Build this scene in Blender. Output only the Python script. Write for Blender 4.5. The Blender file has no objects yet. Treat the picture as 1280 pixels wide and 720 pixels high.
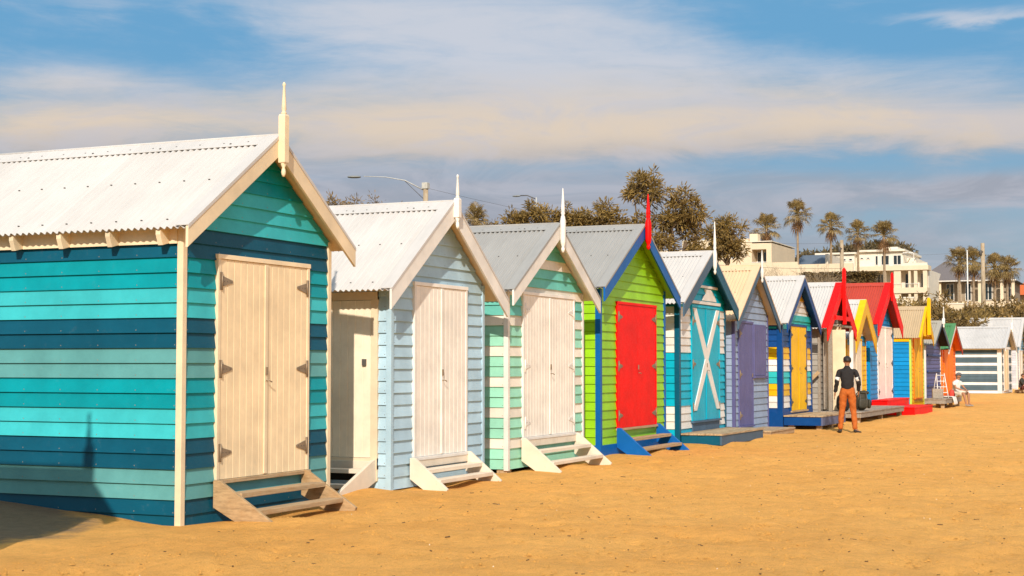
import bpy, bmesh, math, random
from mathutils import Vector, Matrix, noise
random.seed(7)
D = bpy.data
C = bpy.context.scene.collection
PI = math.pi
scn = bpy.context.scene

# ------------------------------------------------------------------ colours and materials
def lin(r, g, b, k=1.0):
    f = lambda c: (c/255/12.92) if c/255 <= .04045 else ((c/255+.055)/1.055)**2.4
    return (min(.9, f(r)*k), min(.9, f(g)*k), min(.9, f(b)*k), 1)

def nodes(m):
    m.use_nodes = True
    t = m.node_tree; n = t.nodes; n.clear()
    out = n.new('ShaderNodeOutputMaterial'); b = n.new('ShaderNodeBsdfPrincipled')
    t.links.new(b.outputs[0], out.inputs[0])
    return t, n, t.links, b

def tex(n, l, scale, vec=None, detail=4, rough=.6, sc3=None):
    t = n.new('ShaderNodeTexNoise'); t.inputs['Scale'].default_value = scale
    t.inputs['Detail'].default_value = detail; t.inputs['Roughness'].default_value = rough
    if sc3 is not None:
        mp = n.new('ShaderNodeMapping'); mp.inputs['Scale'].default_value = sc3
        l.new(vec, mp.inputs[0]); l.new(mp.outputs[0], t.inputs['Vector'])
    elif vec is not None: l.new(vec, t.inputs['Vector'])
    return t

def ramp(n, l, src, stops):
    r = n.new('ShaderNodeValToRGB'); e = r.color_ramp.elements
    e[0].position, e[0].color = stops[0][0], stops[0][1]
    e[1].position, e[1].color = stops[-1][0], stops[-1][1]
    for p, c in stops[1:-1]:
        q = e.new(p); q.color = c
    l.new(src, r.inputs[0]); return r

def mixc(n, l, fac, a, b, mode='MIX'):
    m = n.new('ShaderNodeMix'); m.data_type = 'RGBA'; m.blend_type = mode
    for i, v in ((0, fac), (6, a), (7, b)):
        if hasattr(v, 'links'): l.new(v, m.inputs[i])
        else: m.inputs[i].default_value = v
    return m.outputs[2]

def g(v): return (v, v, v, 1)
MC = {}
def paint(name, col, rough=.5, wear=.25, grain=(1, 1, 1), bump=.15, isl=.12, dirt=(.32, .25, .17, 1)):
    """painted timber: slight board to board variation, faint chalking, grime and chips of its own shape"""
    if name in MC: return MC[name]
    m = D.materials.new(name); t, n, l, b = nodes(m)
    tc = n.new('ShaderNodeTexCoord'); ge = n.new('ShaderNodeNewGeometry')
    n1 = tex(n, l, 2.2, tc.outputs['Object'], 6, .65, sc3=grain)
    n2 = tex(n, l, 38, tc.outputs['Object'], 4, .6, sc3=grain)
    c1 = ramp(n, l, n1.outputs[0], [(.3, g(.82)), (.7, g(1.08))])
    base = mixc(n, l, 1.0, col, c1.outputs[0], 'MULTIPLY')
    c3 = ramp(n, l, ge.outputs['Random Per Island'], [(0, g(1-isl)), (1, g(1+isl*.7))])
    base = mixc(n, l, 1.0, base, c3.outputs[0], 'MULTIPLY')
    n3 = tex(n, l, 9, tc.outputs['Object'], 8, .75)
    r3 = ramp(n, l, n3.outputs[0], [(.60, g(0)), (.76, g(wear))])
    base = mixc(n, l, r3.outputs[0], base, dirt)
    l.new(base, b.inputs['Base Color'])
    rr = ramp(n, l, n2.outputs[0], [(.3, g(rough-.08)), (.7, g(rough+.12))])
    l.new(rr.outputs[0], b.inputs['Roughness'])
    bp = n.new('ShaderNodeBump'); bp.inputs['Strength'].default_value = bump; bp.inputs['Distance'].default_value = .004
    l.new(n2.outputs[0], bp.inputs['Height']); l.new(bp.outputs[0], b.inputs['Normal'])
    b.inputs['Specular IOR Level'].default_value = .18
    MC[name] = m; return m

def wood(name, col, col2, rough=.8, axis=(1.5, 30, 30)):
    if name in MC: return MC[name]
    m = D.materials.new(name); t, n, l, b = nodes(m)
    tc = n.new('ShaderNodeTexCoord'); ge = n.new('ShaderNodeNewGeometry')
    n1 = tex(n, l, 1.6, tc.outputs['Object'], 6, .7, sc3=axis)
    c = ramp(n, l, n1.outputs[0], [(.28, col2), (.55, col), (.8, tuple(min(.9, x*1.25) for x in col[:3])+(1,))])
    n3 = tex(n, l, 5, tc.outputs['Object'], 5, .7)
    k = ramp(n, l, n3.outputs[0], [(.5, g(0)), (.7, g(.55))])
    base = mixc(n, l, k.outputs[0], c.outputs[0], (col2[0]*1.6, col2[1]*1.3, col2[2]*.9, 1))
    c3 = ramp(n, l, ge.outputs['Random Per Island'], [(0, g(.85)), (1, g(1.12))])
    base = mixc(n, l, 1.0, base, c3.outputs[0], 'MULTIPLY')
    l.new(base, b.inputs['Base Color']); b.inputs['Roughness'].default_value = rough
    bp = n.new('ShaderNodeBump'); bp.inputs['Strength'].default_value = .4; bp.inputs['Distance'].default_value = .006
    l.new(n1.outputs[0], bp.inputs['Height']); l.new(bp.outputs[0], b.inputs['Normal'])
    MC[name] = m; return m

def metal_paint(name, col, rough=.45, metallic=0.0):
    """painted corrugated sheet: rain streaks down the sheet, salt bloom"""
    if name in MC: return MC[name]
    m = D.materials.new(name); t, n, l, b = nodes(m)
    tc = n.new('ShaderNodeTexCoord')
    n1 = tex(n, l, 3.0, tc.outputs['Object'], 6, .7, sc3=(.5, 6, .5))
    n2 = tex(n, l, 1.1, tc.outputs['Object'], 5, .6)
    c1 = ramp(n, l, n1.outputs[0], [(.3, g(.94)), (.65, g(1.03))])
    c2 = ramp(n, l, n2.outputs[0], [(.35, g(.94)), (.65, g(1.04))])
    base = mixc(n, l, 1.0, col, c1.outputs[0], 'MULTIPLY'); base = mixc(n, l, 1.0, base, c2.outputs[0], 'MULTIPLY')
    # each sheet of iron has aged a little differently
    sp_ = n.new('ShaderNodeSeparateXYZ'); l.new(tc.outputs['Object'], sp_.inputs[0])
    dv = n.new('ShaderNodeMath'); dv.operation = 'MULTIPLY'; l.new(sp_.outputs[1], dv.inputs[0]); dv.inputs[1].default_value = 1/.762
    fl = n.new('ShaderNodeMath'); fl.operation = 'FLOOR'; l.new(dv.outputs[0], fl.inputs[0])
    wn = n.new('ShaderNodeTexWhiteNoise'); wn.noise_dimensions = '1D'; l.new(fl.outputs[0], wn.inputs['W'])
    cs = ramp(n, l, wn.outputs['Value'], [(0, g(.95)), (1, g(1.03))]); base = mixc(n, l, 1.0, base, cs.outputs[0], 'MULTIPLY')
    n3 = tex(n, l, 14, tc.outputs['Object'], 6, .8)
    r3 = ramp(n, l, n3.outputs[0], [(.66, g(0)), (.8, g(.35))])
    base = mixc(n, l, r3.outputs[0], base, (.3, .2, .12, 1))
    l.new(base, b.inputs['Base Color']); b.inputs['Roughness'].default_value = rough+.1; b.inputs['Metallic'].default_value = metallic; b.inputs['Specular IOR Level'].default_value = .3
    MC[name] = m; return m

def plain(name, col, rough=.6, metallic=0.0, scale=8, var=.15, sheen=0):
    if name in MC: return MC[name]
    m = D.materials.new(name); t, n, l, b = nodes(m)
    tc = n.new('ShaderNodeTexCoord'); n1 = tex(n, l, scale, tc.outputs['Object'], 5, .65)
    c1 = ramp(n, l, n1.outputs[0], [(.3, g(1-var)), (.7, g(1+var))])
    l.new(mixc(n, l, 1.0, col, c1.outputs[0], 'MULTIPLY'), b.inputs['Base Color'])
    b.inputs['Roughness'].default_value = rough; b.inputs['Metallic'].default_value = metallic
    bp = n.new('ShaderNodeBump'); bp.inputs['Strength'].default_value = .2; bp.inputs['Distance'].default_value = .01
    l.new(n1.outputs[0], bp.inputs['Height']); l.new(bp.outputs[0], b.inputs['Normal'])
    MC[name] = m; return m

def leafmat(name, a, b_, c):
    if name in MC: return MC[name]
    m = D.materials.new(name); t, n, l, b = nodes(m)
    ge = n.new('ShaderNodeNewGeometry'); tc = n.new('ShaderNodeTexCoord')
    r = ramp(n, l, ge.outputs['Random Per Island'], [(0, a), (.5, b_), (1, c)])
    n1 = tex(n, l, .8, tc.outputs['Object'], 3, .6)
    k = ramp(n, l, n1.outputs[0], [(.35, g(.75)), (.65, g(1.2))])
    l.new(mixc(n, l, 1.0, r.outputs[0], k.outputs[0], 'MULTIPLY'), b.inputs['Base Color'])
    b.inputs['Roughness'].default_value = .7
    tr = n.new('ShaderNodeBsdfTranslucent'); l.new(r.outputs[0], tr.inputs[0])
    mx = n.new('ShaderNodeMixShader'); mx.inputs[0].default_value = .25
    l.new(b.outputs[0], mx.inputs[1]); l.new(tr.outputs[0], mx.inputs[2])
    l.new(mx.outputs[0], n['Material Output'].inputs[0])
    MC[name] = m; return m

def glassmat():
    if 'window_glass' in MC: return MC['window_glass']
    m = D.materials.new('window_glass'); t, n, l, b = nodes(m)
    b.inputs['Base Color'].default_value = (.02, .03, .035, 1); b.inputs['Roughness'].default_value = .08
    MC['window_glass'] = m; return m

# ------------------------------------------------------------------ mesh builder
class MB:
    def __init__(s): s.v = []; s.f = []; s.m = []; s.sm = []; s.mats = []
    def mi(s, mat):
        if mat not in s.mats: s.mats.append(mat)
        return s.mats.index(mat)
    def face(s, pts, mat, smooth=False):
        k = len(s.v); s.v += [tuple(p) for p in pts]; s.f.append(tuple(range(k, k+len(pts)))); s.m.append(s.mi(mat)); s.sm.append(smooth)
    def mesh(s, vs, fs, mat, smooth=False):
        k = len(s.v); s.v += [tuple(p) for p in vs]; i = s.mi(mat)
        for f in fs: s.f.append(tuple(k+a for a in f)); s.m.append(i); s.sm.append(smooth)
    def box(s, x0, x1, y0, y1, z0, z1, mat, tf=None):
        if x0 > x1: x0, x1 = x1, x0
        if y0 > y1: y0, y1 = y1, y0
        if z0 > z1: z0, z1 = z1, z0
        v = [(x, y, z) for x in (x0, x1) for y in (y0, y1) for z in (z0, z1)]
        if tf: v = [tf(Vector(p)) for p in v]
        s.mesh(v, [(0, 1, 3, 2), (4, 6, 7, 5), (0, 4, 5, 1), (2, 3, 7, 6), (0, 2, 6, 4), (1, 5, 7, 3)], mat)
    def prism(s, poly, a, b, mat, axis='x', tf=None):
        """poly: 2-D outline; extruded from a to b along the axis; the poly lies in the other two axes (x: y,z; y: x,z; z: x,y)"""
        def P(u, w, t): return {'x': (t, u, w), 'y': (u, t, w), 'z': (u, w, t)}[axis]
        n = len(poly); v = [P(u, w, a) for u, w in poly]+[P(u, w, b) for u, w in poly]
        if tf: v = [tf(Vector(p)) for p in v]
        ar = sum(poly[i][0]*poly[(i+1) % n][1]-poly[(i+1) % n][0]*poly[i][1] for i in range(n))
        flip = (ar > 0) == (axis in 'xz') 
        if b < a: flip = not flip
        fs = [tuple(range(n)), tuple(reversed(range(n, 2*n)))]+[(i, i+n, (i+1) % n+n, (i+1) % n) for i in range(n)]
        if flip: fs = [tuple(reversed(f)) for f in fs]
        s.mesh(v, fs, mat)
    def tube(s, pts, rads, mat, seg=8, cap=True, smooth=True):
        pts = [Vector(p) for p in pts]
        if not hasattr(rads, '__len__'): rads = [rads]*len(pts)
        vs = []; fs = []; ref = None
        for i, p in enumerate(pts):
            d = (pts[min(i+1, len(pts)-1)]-pts[max(i-1, 0)])
            d = d.normalized() if d.length > 1e-9 else Vector((0, 0, 1))
            if ref is None:
                ref = Vector((0, 0, 1)) if abs(d.z) < .9 else Vector((1, 0, 0))
            a = d.cross(ref).normalized(); b = d.cross(a); ref = b.cross(d) if False else ref
            if abs(d.dot(ref)) > .97: a = d.orthogonal().normalized(); b = d.cross(a)
            for k in range(seg):
                t = 2*PI*k/seg; vs.append(p+(a*math.cos(t)+b*math.sin(t))*rads[i])
        for i in range(len(pts)-1):
            for k in range(seg):
                k2 = (k+1) % seg; fs.append((i*seg+k, i*seg+k2, (i+1)*seg+k2, (i+1)*seg+k))
        if cap:
            fs.append(tuple(reversed(range(seg)))); fs.append(tuple((len(pts)-1)*seg+k for k in range(seg)))
        s.mesh(vs, fs, mat, smooth)
    def lathe(s, prof, cx, cy, mat, seg=12, smooth=True, square=False):
        """prof [(r,z)...]"""
        sg = 4 if square else seg; vs = []; fs = []; off = PI/4 if square else 0; k_ = math.sqrt(2) if square else 1
        for r, z in prof:
            for k in range(sg):
                t = 2*PI*k/sg+off; vs.append((cx+math.cos(t)*r*k_, cy+math.sin(t)*r*k_, z))
        for i in range(len(prof)-1):
            for k in range(sg):
                k2 = (k+1) % sg; fs.append((i*sg+k, i*sg+k2, (i+1)*sg+k2, (i+1)*sg+k))
        fs.append(tuple(reversed(range(sg)))); fs.append(tuple((len(prof)-1)*sg+k for k in range(sg)))
        s.mesh(vs, fs, mat, smooth and not square)
    def build(s, name, parent=None, loc=(0, 0, 0), bevel=0, recalc=False, label=None, rot=None):
        me = D.meshes.new(name); me.from_pydata(s.v, [], s.f)
        for m in s.mats: me.materials.append(m)
        me.polygons.foreach_set('material_index', s.m); me.polygons.foreach_set('use_smooth', s.sm)
        me.update()
        if recalc:
            bm = bmesh.new(); bm.from_mesh(me); bmesh.ops.recalc_face_normals(bm, faces=bm.faces); bm.to_mesh(me); bm.free()
        o = D.objects.new(name, me); C.objects.link(o); o.location = loc
        if rot: o.rotation_euler = rot
        if parent: o.parent = parent
        if bevel:
            b = o.modifiers.new('bevel', 'BEVEL'); b.width = bevel; b.segments = 2; b.limit_method = 'ANGLE'; b.angle_limit = math.radians(40)
        if label: o['label'] = label
        return o

def empty(name, loc, label, cat, group=None, rz=0):
    o = D.objects.new(name, None); C.objects.link(o); o.location = loc; o.rotation_euler = (0, 0, rz); o.empty_display_size = .3
    return tag(o, label, cat, group)
def tag(o, label, cat, group=None):
    o['label'] = label; o['category'] = cat
    if group: o['group'] = group
    return o
def kind(o, k, label=None, cat=None):
    o['kind'] = k
    if label: o['label'] = label
    if cat: o['category'] = cat
    return o

# ------------------------------------------------------------------ palette (base colours, linear)
WHITE = paint('white_paint', (.82, .78, .72, 1), .45, .18)
CREAM = paint('cream_paint', (.84, .68, .46, 1), .45, .2)
BEIGE = paint('beige_paint', (.82, .66, .46, 1), .45, .15)
DOORB = paint('beige_door_paint', (.88, .70, .45, 1), .45, .10, isl=.04)
WDOOR = paint('white_door_paint', (.88, .82, .73, 1), .45, .15, isl=.05)
P = dict(
 navy=paint('deep_teal_paint', (.002, .08, .135, 1), .4, .12), teal=paint('teal_paint', (.0, .29, .34, 1), .4, .1),
 aqua=paint('aqua_paint', (.045, .46, .50, 1), .4, .1), greyteal=paint('grey_teal_paint', (.11, .33, .33, 1), .4, .12),
 pale=paint('pale_blue_paint', (.44, .62, .73, 1), .5, .12), mint=paint('mint_green_paint', (.33, .70, .52, 1), .5, .12),
 mint2=paint('sea_green_paint', (.16, .56, .48, 1), .5, .12), cream=paint('ivory_paint', (.84, .76, .64, 1), .5, .15),
 lime=paint('lime_green_paint', (.30, .60, .015, 1), .4, .08), blue=paint('royal_blue_paint', (.005, .12, .42, 1), .4, .1),
 cyan=paint('turquoise_blue_paint', (.0, .42, .58, 1), .4, .1), dteal=paint('dark_teal_trim_paint', (.004, .10, .17, 1), .4, .1),
 slate=paint('slate_paint', (.07, .13, .20, 1), .5, .2), lilac=paint('lilac_grey_paint', (.30, .38, .52, 1), .5, .12),
 purple=paint('muted_purple_paint', (.12, .12, .28, 1), .5, .1), navyb=paint('navy_blue_paint', (.003, .06, .24, 1), .4, .1),
 yellow=paint('yellow_paint', (.85, .48, .003, 1), .4, .1), aq2=paint('bright_aqua_paint', (.03, .50, .50, 1), .4, .1),
 white=WHITE, red=paint('bright_red_paint', (.88, .002, .001, 1), .5, .05, isl=.03), grey=paint('weathered_grey_board', (.36, .33, .29, 1), .7, .4),
 azure=paint('azure_blue_paint', (.0, .24, .56, 1), .4, .1), orange=paint('orange_paint', (.9, .20, .01, 1), .45, .08),
 grn=paint('green_paint', (.10, .30, .08, 1), .4, .1), stripe=paint('slate_grey_stripe_paint', (.08, .125, .15, 1), .45, .1),
 barn=paint('rust_red_paint', (.42, .035, .02, 1), .45, .12), palepink=paint('pale_lavender_paint', (.62, .62, .66, 1), .5, .1),
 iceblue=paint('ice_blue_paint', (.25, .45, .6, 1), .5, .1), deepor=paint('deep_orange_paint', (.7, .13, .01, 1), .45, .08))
GALV = metal_paint('galvanised_sheet', (.36, .35, .33, 1), .45, .12)
RWHITE = metal_paint('white_roof_sheet', (.57, .54, .51, 1), .5)
RBEIGE = metal_paint('beige_roof_sheet', (.72, .51, .31, 1), .45)
RTAN = metal_paint('tan_roof_sheet', (.50, .37, .22, 1), .5)
RRED = metal_paint('red_roof_sheet', (.48, .055, .03, 1), .45)
RGREEN = metal_paint('green_roof_sheet', (.08, .24, .09, 1), .45)
STEEL = plain('zinc_steel', (.28, .21, .14, 1), .5, .4)
DARK = plain('dark_gap', (.02, .018, .015, 1), .9)
SCREW = plain('screw_head', (.10, .09, .08, 1), .6, .3)
OLDW = wood('weathered_timber', (.52, .36, .20, 1), (.26, .17, .09, 1))
OLDS = wood('weathered_side_timber', (.50, .33, .17, 1), (.24, .15, .07, 1), axis=(30, 3, 16))
DECKW = wood('deck_timber', (.50, .36, .21, 1), (.18, .12, .07, 1))
GREYW = wood('grey_driftwood_timber', (.36, .31, .25, 1), (.14, .11, .09, 1))
WSTEP = paint('chalky_white_step_paint', (.82, .70, .55, 1), .6, .45, dirt=(.35, .2, .1, 1))

# ------------------------------------------------------------------ ground height
def ss(a, b, x):
    t = max(0., min(1., (x-a)/(b-a))); return t*t*(3-2*t)
def bump2(x, y, cx, cy, rx, ry): return math.exp(-((x-cx)/rx)**2-((y-cy)/ry)**2)
def zg(x, y):
    s = y-13.5+(.8*(x-86) if x > 86 else 0)
    z = 3.2*ss(0, 9, s)+4.4*ss(30, 80, s)
    z += -.05*ss(6, -8, y)*ss(0, 6, 8-y)-1.2*ss(-12, -45, y)
    z += .17*bump2(x, y, 11.4, 11.6, 1.6, 1.5)+.16*bump2(x, y, 74, 8.6, 7, 3.5)-.05*bump2(x, y, 13.5, 9.0, 2.2, .8)
    if s < 9:
        k = 1-ss(0, 9, s)
        z += k*(.05*noise.noise((x*.22, y*.22, 3.1))+.028*noise.noise((x*.7, y*.7, 1.7)))
        if y < 8.3 and x < 60:
            z += .045*noise.noise((x*1.6, y*1.6, 9.))*ss(8.4, 7.6, y)
        if 7.4 < y < 10.5 and x < 70:
            z += .075*noise.noise((x*1.1, y*.9, 4.))*ss(7.4, 8.4, y)*ss(10.5, 9.5, y)
    return z
def build_sand():
    # one sheet: fine in front of the camera, coarse out to the horizon
    def axis(segs):
        out = []
        for a, b, d in segs:
            n = max(1, int(round((b-a)/d)));
            out += [a+(b-a)*i/n for i in range(n)]
        out.append(segs[-1][1]); return out
    xs = axis([(-3000, -300, 450), (-300, -20, 35), (-20, 6, 2), (6, 24, .1), (24, 44, .2), (44, 90, .6), (90, 260, 3), (260, 3000, 300)])
    ys = axis([(-3000, -300, 450), (-300, -20, 35), (-20, -2, 1.5), (-2, 9, .1), (9, 14, .25), (14, 60, 1.2), (60, 150, 6), (150, 3000, 300)])
    vs = []; 
    # shallow random footprints in the near sand
    prints = {}
    rnd = random.Random(3)
    for i in range(2300):
        x = rnd.uniform(7, 44); y = rnd.uniform(-1, 7.9); r = rnd.uniform(.10, .19); a = rnd.uniform(0, PI); dpt = rnd.uniform(.014, .042)
        prints.setdefault((int(x), int(y)), []).append((x, y, r, a, dpt))
    for y in ys:
        for x in xs:
            z = zg(x, y)
            if 6 < x < 45 and -2 < y < 8.6:
                for i in (-1, 0, 1):
                    for j in (-1, 0, 1):
                        for (px, py, r, a, dp) in prints.get((int(x)+i, int(y)+j), ()):
                            dx, dy = x-px, y-py
                            u = dx*math.cos(a)+dy*math.sin(a); w = -dx*math.sin(a)+dy*math.cos(a)
                            q = (u/r)**2+(w/(r*.55))**2
                            if q < 5: z -= dp*(1-q*.75)*math.exp(-q)
            vs.append((x, y, z))
    nx = len(xs); fs = [(j*nx+i, j*nx+i+1, (j+1)*nx+i+1, (j+1)*nx+i) for j in range(len(ys)-1) for i in range(nx-1)]
    me = D.meshes.new('beach_sand'); me.from_pydata(vs, [], fs); me.polygons.foreach_set('use_smooth', [True]*len(fs))
    o = D.objects.new('beach_sand', me); C.objects.link(o)
    m = D.materials.new('sand'); t, n, l, b = nodes(m)
    tc = n.new('ShaderNodeTexCoord'); ge = n.new('ShaderNodeNewGeometry')
    v = tc.outputs['Object']
    a1 = tex(n, l, .35, v, 5, .6); a2 = tex(n, l, 9, v, 8, .75); a3 = tex(n, l, 110, v, 4, .75); a4 = tex(n, l, 2.3, v, 6, .7)
    c = ramp(n, l, a1.outputs[0], [(.3, SAND_A), (.7, SAND_B)])
    k2 = ramp(n, l, a2.outputs[0], [(.28, g(.84)), (.5, g(1.0)), (.72, g(1.07))])
    base = mixc(n, l, 1.0, c.outputs[0], k2.outputs[0], 'MULTIPLY')
    k3 = ramp(n, l, a3.outputs[0], [(.30, g(.5)), (.42, g(.97)), (.60, g(1.0)), (.74, g(1.3))])
    base = mixc(n, l, 1.0, base, k3.outputs[0], 'MULTIPLY')
    k4 = ramp(n, l, a4.outputs[0], [(.35, g(.9)), (.65, g(1.06))])
    base = mixc(n, l, 1.0, base, k4.outputs[0], 'MULTIPLY')
    a5 = tex(n, l, 38, v, 5, .8); k5 = ramp(n, l, a5.outputs[0], [(.28, g(.5)), (.38, g(.98)), (.60, g(1.0)), (.72, g(1.2))])
    base = mixc(n, l, 1.0, base, k5.outputs[0], 'MULTIPLY')
    # grey soil tone, painted to deepen the shadow beside the first hut
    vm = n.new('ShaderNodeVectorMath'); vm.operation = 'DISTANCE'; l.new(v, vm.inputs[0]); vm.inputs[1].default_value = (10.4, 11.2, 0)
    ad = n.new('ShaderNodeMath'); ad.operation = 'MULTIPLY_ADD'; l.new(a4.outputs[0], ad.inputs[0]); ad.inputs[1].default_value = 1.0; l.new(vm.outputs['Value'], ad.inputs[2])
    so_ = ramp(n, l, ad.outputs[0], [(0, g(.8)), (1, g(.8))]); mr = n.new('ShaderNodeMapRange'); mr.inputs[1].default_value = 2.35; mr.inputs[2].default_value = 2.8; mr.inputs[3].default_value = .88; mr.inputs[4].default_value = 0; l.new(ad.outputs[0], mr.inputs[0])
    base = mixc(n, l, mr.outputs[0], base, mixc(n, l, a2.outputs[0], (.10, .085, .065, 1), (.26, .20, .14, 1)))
    # grass and soil once the ground climbs above the beach
    sx = n.new('ShaderNodeSeparateXYZ'); l.new(ge.outputs['Position'], sx.inputs[0])
    zr = n.new('ShaderNodeMapRange'); zr.inputs[1].default_value = .5; zr.inputs[2].default_value = 1.1; l.new(sx.outputs[2], zr.inputs[0])
    gr = ramp(n, l, a4.outputs[0], [(.3, (.07, .045, .015, 1)), (.6, (.15, .10, .035, 1)), (.8, (.24, .17, .08, 1))])
    base = mixc(n, l, zr.outputs[0], base, gr.outputs[0])
    l.new(base, b.inputs['Base Color']); b.inputs['Roughness'].default_value = .95; b.inputs['Specular IOR Level'].default_value = .2
    b1 = n.new('ShaderNodeBump'); b1.inputs['Strength'].default_value = .9; b1.inputs['Distance'].default_value = .05; l.new(a2.outputs[0], b1.inputs['Height'])
    b2 = n.new('ShaderNodeBump'); b2.inputs['Strength'].default_value = .8; b2.inputs['Distance'].default_value = .016; l.new(a5.outputs[0], b2.inputs['Height'])
    l.new(b1.outputs[0], b2.inputs['Normal']); l.new(b2.outputs[0], b.inputs['Normal'])
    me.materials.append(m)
    kind(o, 'structure', 'loose golden beach sand with shallow footprints')
    return o
SAND_A = (.84, .395, .090, 1); SAND_B = (.90, .46, .118, 1)
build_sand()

# ------------------------------------------------------------------ bathing huts
COURSE = .146
def clip_above(poly, a, b, c):
    """keep the part of the polygon where a*x+b*z <= c"""
    out = []
    n = len(poly)
    for i in range(n):
        p, q = poly[i], poly[(i+1) % n]; dp = a*p[0]+b*p[1]-c; dq = a*q[0]+b*q[1]-c
        if dp <= 1e-9: out.append(p)
        if (dp < -1e-9 and dq > 1e-9) or (dp > 1e-9 and dq < -1e-9):
            t = dp/(dp-dq); out.append((p[0]+(q[0]-p[0])*t, p[1]+(q[1]-p[1])*t))
    return out if len(out) >= 3 else None

NAILM = plain('painted_nail_head', (.22, .20, .16, 1), .6)
ln_nails = True
def boards(mb, org, tan, nor, length, z0, z1, colfn, holes=(), clips=(), course=COURSE, gap=None):
    """lapped weatherboards on a wall plane: each course is a slanting face with a lip below"""
    org, tan, nor = Vector(org), Vector(tan), Vector(nor)
    k = 0; z = z0
    while z < z1-.005:
        zt = min(z+course, z1); mat = colfn(k, z)
        pieces = []
        rects = [(0, length, z, zt)]
        for (hx0, hx1, hz0, hz1) in holes:
            nr = []
            for (a, b, c, d) in rects:
                if hz1 <= c or hz0 >= d or hx1 <= a or hx0 >= b: nr.append((a, b, c, d)); continue
                if hx0 > a: nr.append((a, hx0, c, d))
                if hx1 < b: nr.append((hx1, b, c, d))
                if hz0 > c+.004: nr.append((max(a, hx0), min(b, hx1), c, hz0))
                if hz1 < d-.004: nr.append((max(a, hx0), min(b, hx1), hz1, d))
            rects = nr
        wob = random.uniform(-.0025, .0025)
        for (a, b, c, d) in rects:
            poly = [(a, c), (b, c), (b, d), (a, d)]
            for cl in clips:
                poly = clip_above(poly, *cl)
                if not poly: break
            if not poly: continue
            def off(zz): return .005+(.022+wob)*(1-(zz-z)/course)
            def W(p, o): return org+tan*p[0]+Vector((0, 0, p[1]))+nor*o
            fr = [W(p, off(p[1])) for p in poly]
            mb.face(fr, mat)
            if ln_nails and (d-c) > .08 and (b-a) > .12:
                q = a+.06
                while q < b-.03:
                    zz = c+.028; o_ = off(zz)+.0012; nx_ = [W((q-.005, zz-.005), o_), W((q+.005, zz-.005), o_), W((q+.005, zz+.005), o_), W((q-.005, zz+.005), o_)]
                    if all(cl[0]*q+cl[1]*zz <= cl[2]-.05 for cl in clips): mb.face(nx_, NAILM)
                    q += .46
            # lip under the board
            zb = min(p[1] for p in poly); lo = [p for p in poly if abs(p[1]-zb) < 1e-6]
            if len(lo) >= 2:
                a_, b_ = min(lo), max(lo)
                mb.face([W(a_, .0), W(b_, .0), W(b_, off(zb)), W(a_, off(zb))], mat)
        z = zt; k += 1

def planked(mb, x0, x1, y, z0, z1, mat, n, t=.03, axis='x', sgn=-1):
    """tongue and groove leaf with real V grooves. Front looks to -y (axis x) or -x (axis y)"""
    w = (x1-x0)/n; prof = []
    for i in range(n):
        a = x0+i*w
        prof += [(a, .007), (a+.006, 0), (a+w-.006, 0)]
    prof += [(x1, .007)]
    pts = [(p, y+q) for p, q in prof]
    back = [(x1, y+t), (x0, y+t)]
    poly = pts+back
    if axis == 'x': mb.prism(poly, z0, z1, mat, 'z')
    else: mb.prism([(q, p) for p, q in poly], z0, z1, mat, 'z')

def hinge(parent, x, y, z, dirn, L=.2, mat=STEEL, name='hinge'):
    mb = MB()
    mb.box(x-dirn*.03, x, y-.008, y, z-.09, z+.09, mat)
    mb.prism([(x+dirn*.012, z-.055), (x+dirn*L, z-.012), (x+dirn*L, z+.012), (x+dirn*.012, z+.055)], y-.006, y, mat, 'y')
    mb.tube([(x+dirn*.006, y-.011, z-.09), (x+dirn*.006, y-.011, z+.09)], .008, mat, 6)
    for q in (.05, .1, .16): mb.box(x+dirn*L*q/.2-.004, x+dirn*L*q/.2+.004, y-.010, y-.006, z-.004, z+.004, SCREW)
    return mb.build(name, parent, recalc=True)

def corrugated(mb, y0, y1, xa, za, xb, zb, mat, pitch=.076, amp=.014, thick=.006):
    """one roof slope: waves run from ridge (xa,za) to eave (xb,zb)"""
    n = int((y1-y0)/pitch*8); d = Vector((xb-xa, 0, zb-za)).normalized(); nr = Vector((-d.z, 0, d.x))
    if nr.z < 0: nr = -nr
    top = []; 
    rows = 3
    for r in range(rows+1):
        t = r/rows; px = xa+(xb-xa)*t; pz = za+(zb-za)*t
        for i in range(n+1):
            y = y0+(y1-y0)*i/n; h = amp*math.sin(2*PI*y/pitch)
            top.append((px+nr.x*h, y, pz+nr.z*h))
    fs = [(r*(n+1)+i, r*(n+1)+i+1, (r+1)*(n+1)+i+1, (r+1)*(n+1)+i) for r in range(rows) for i in range(n)]
    if xb > xa: pass
    else: fs = [tuple(reversed(f)) for f in fs]
    mb.mesh(top, [tuple(reversed(f)) for f in fs], mat, True)
    bot = [(p[0]-nr.x*thick, p[1], p[2]-nr.z*thick) for p in top]
    mb.mesh(bot, fs, mat, True)
    # sheet edges at the eave
    e0 = rows*(n+1)
    mb.mesh([top[e0+i] for i in range(n+1)]+[bot[e0+i] for i in range(n+1)], [(i, i+1, n+2+i, n+1+i) for i in range(n)], mat)
    # screw heads in rows
    for t in (.06, .5, .93):
        px = xa+(xb-xa)*t; pz = za+(zb-za)*t
        y = y0+pitch*(1.25)+.15
        while y < y1-.1:
            yy = round(y/pitch)*pitch+pitch*.25
            c = Vector((px, yy, pz))+nr*(amp+.001)
            mb.lathe([(.011, c.z-.002), (.011, c.z+.006), (.004, c.z+.009)], c.x, c.y, SCREW, 6)
            y += pitch*4
    return nr

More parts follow.
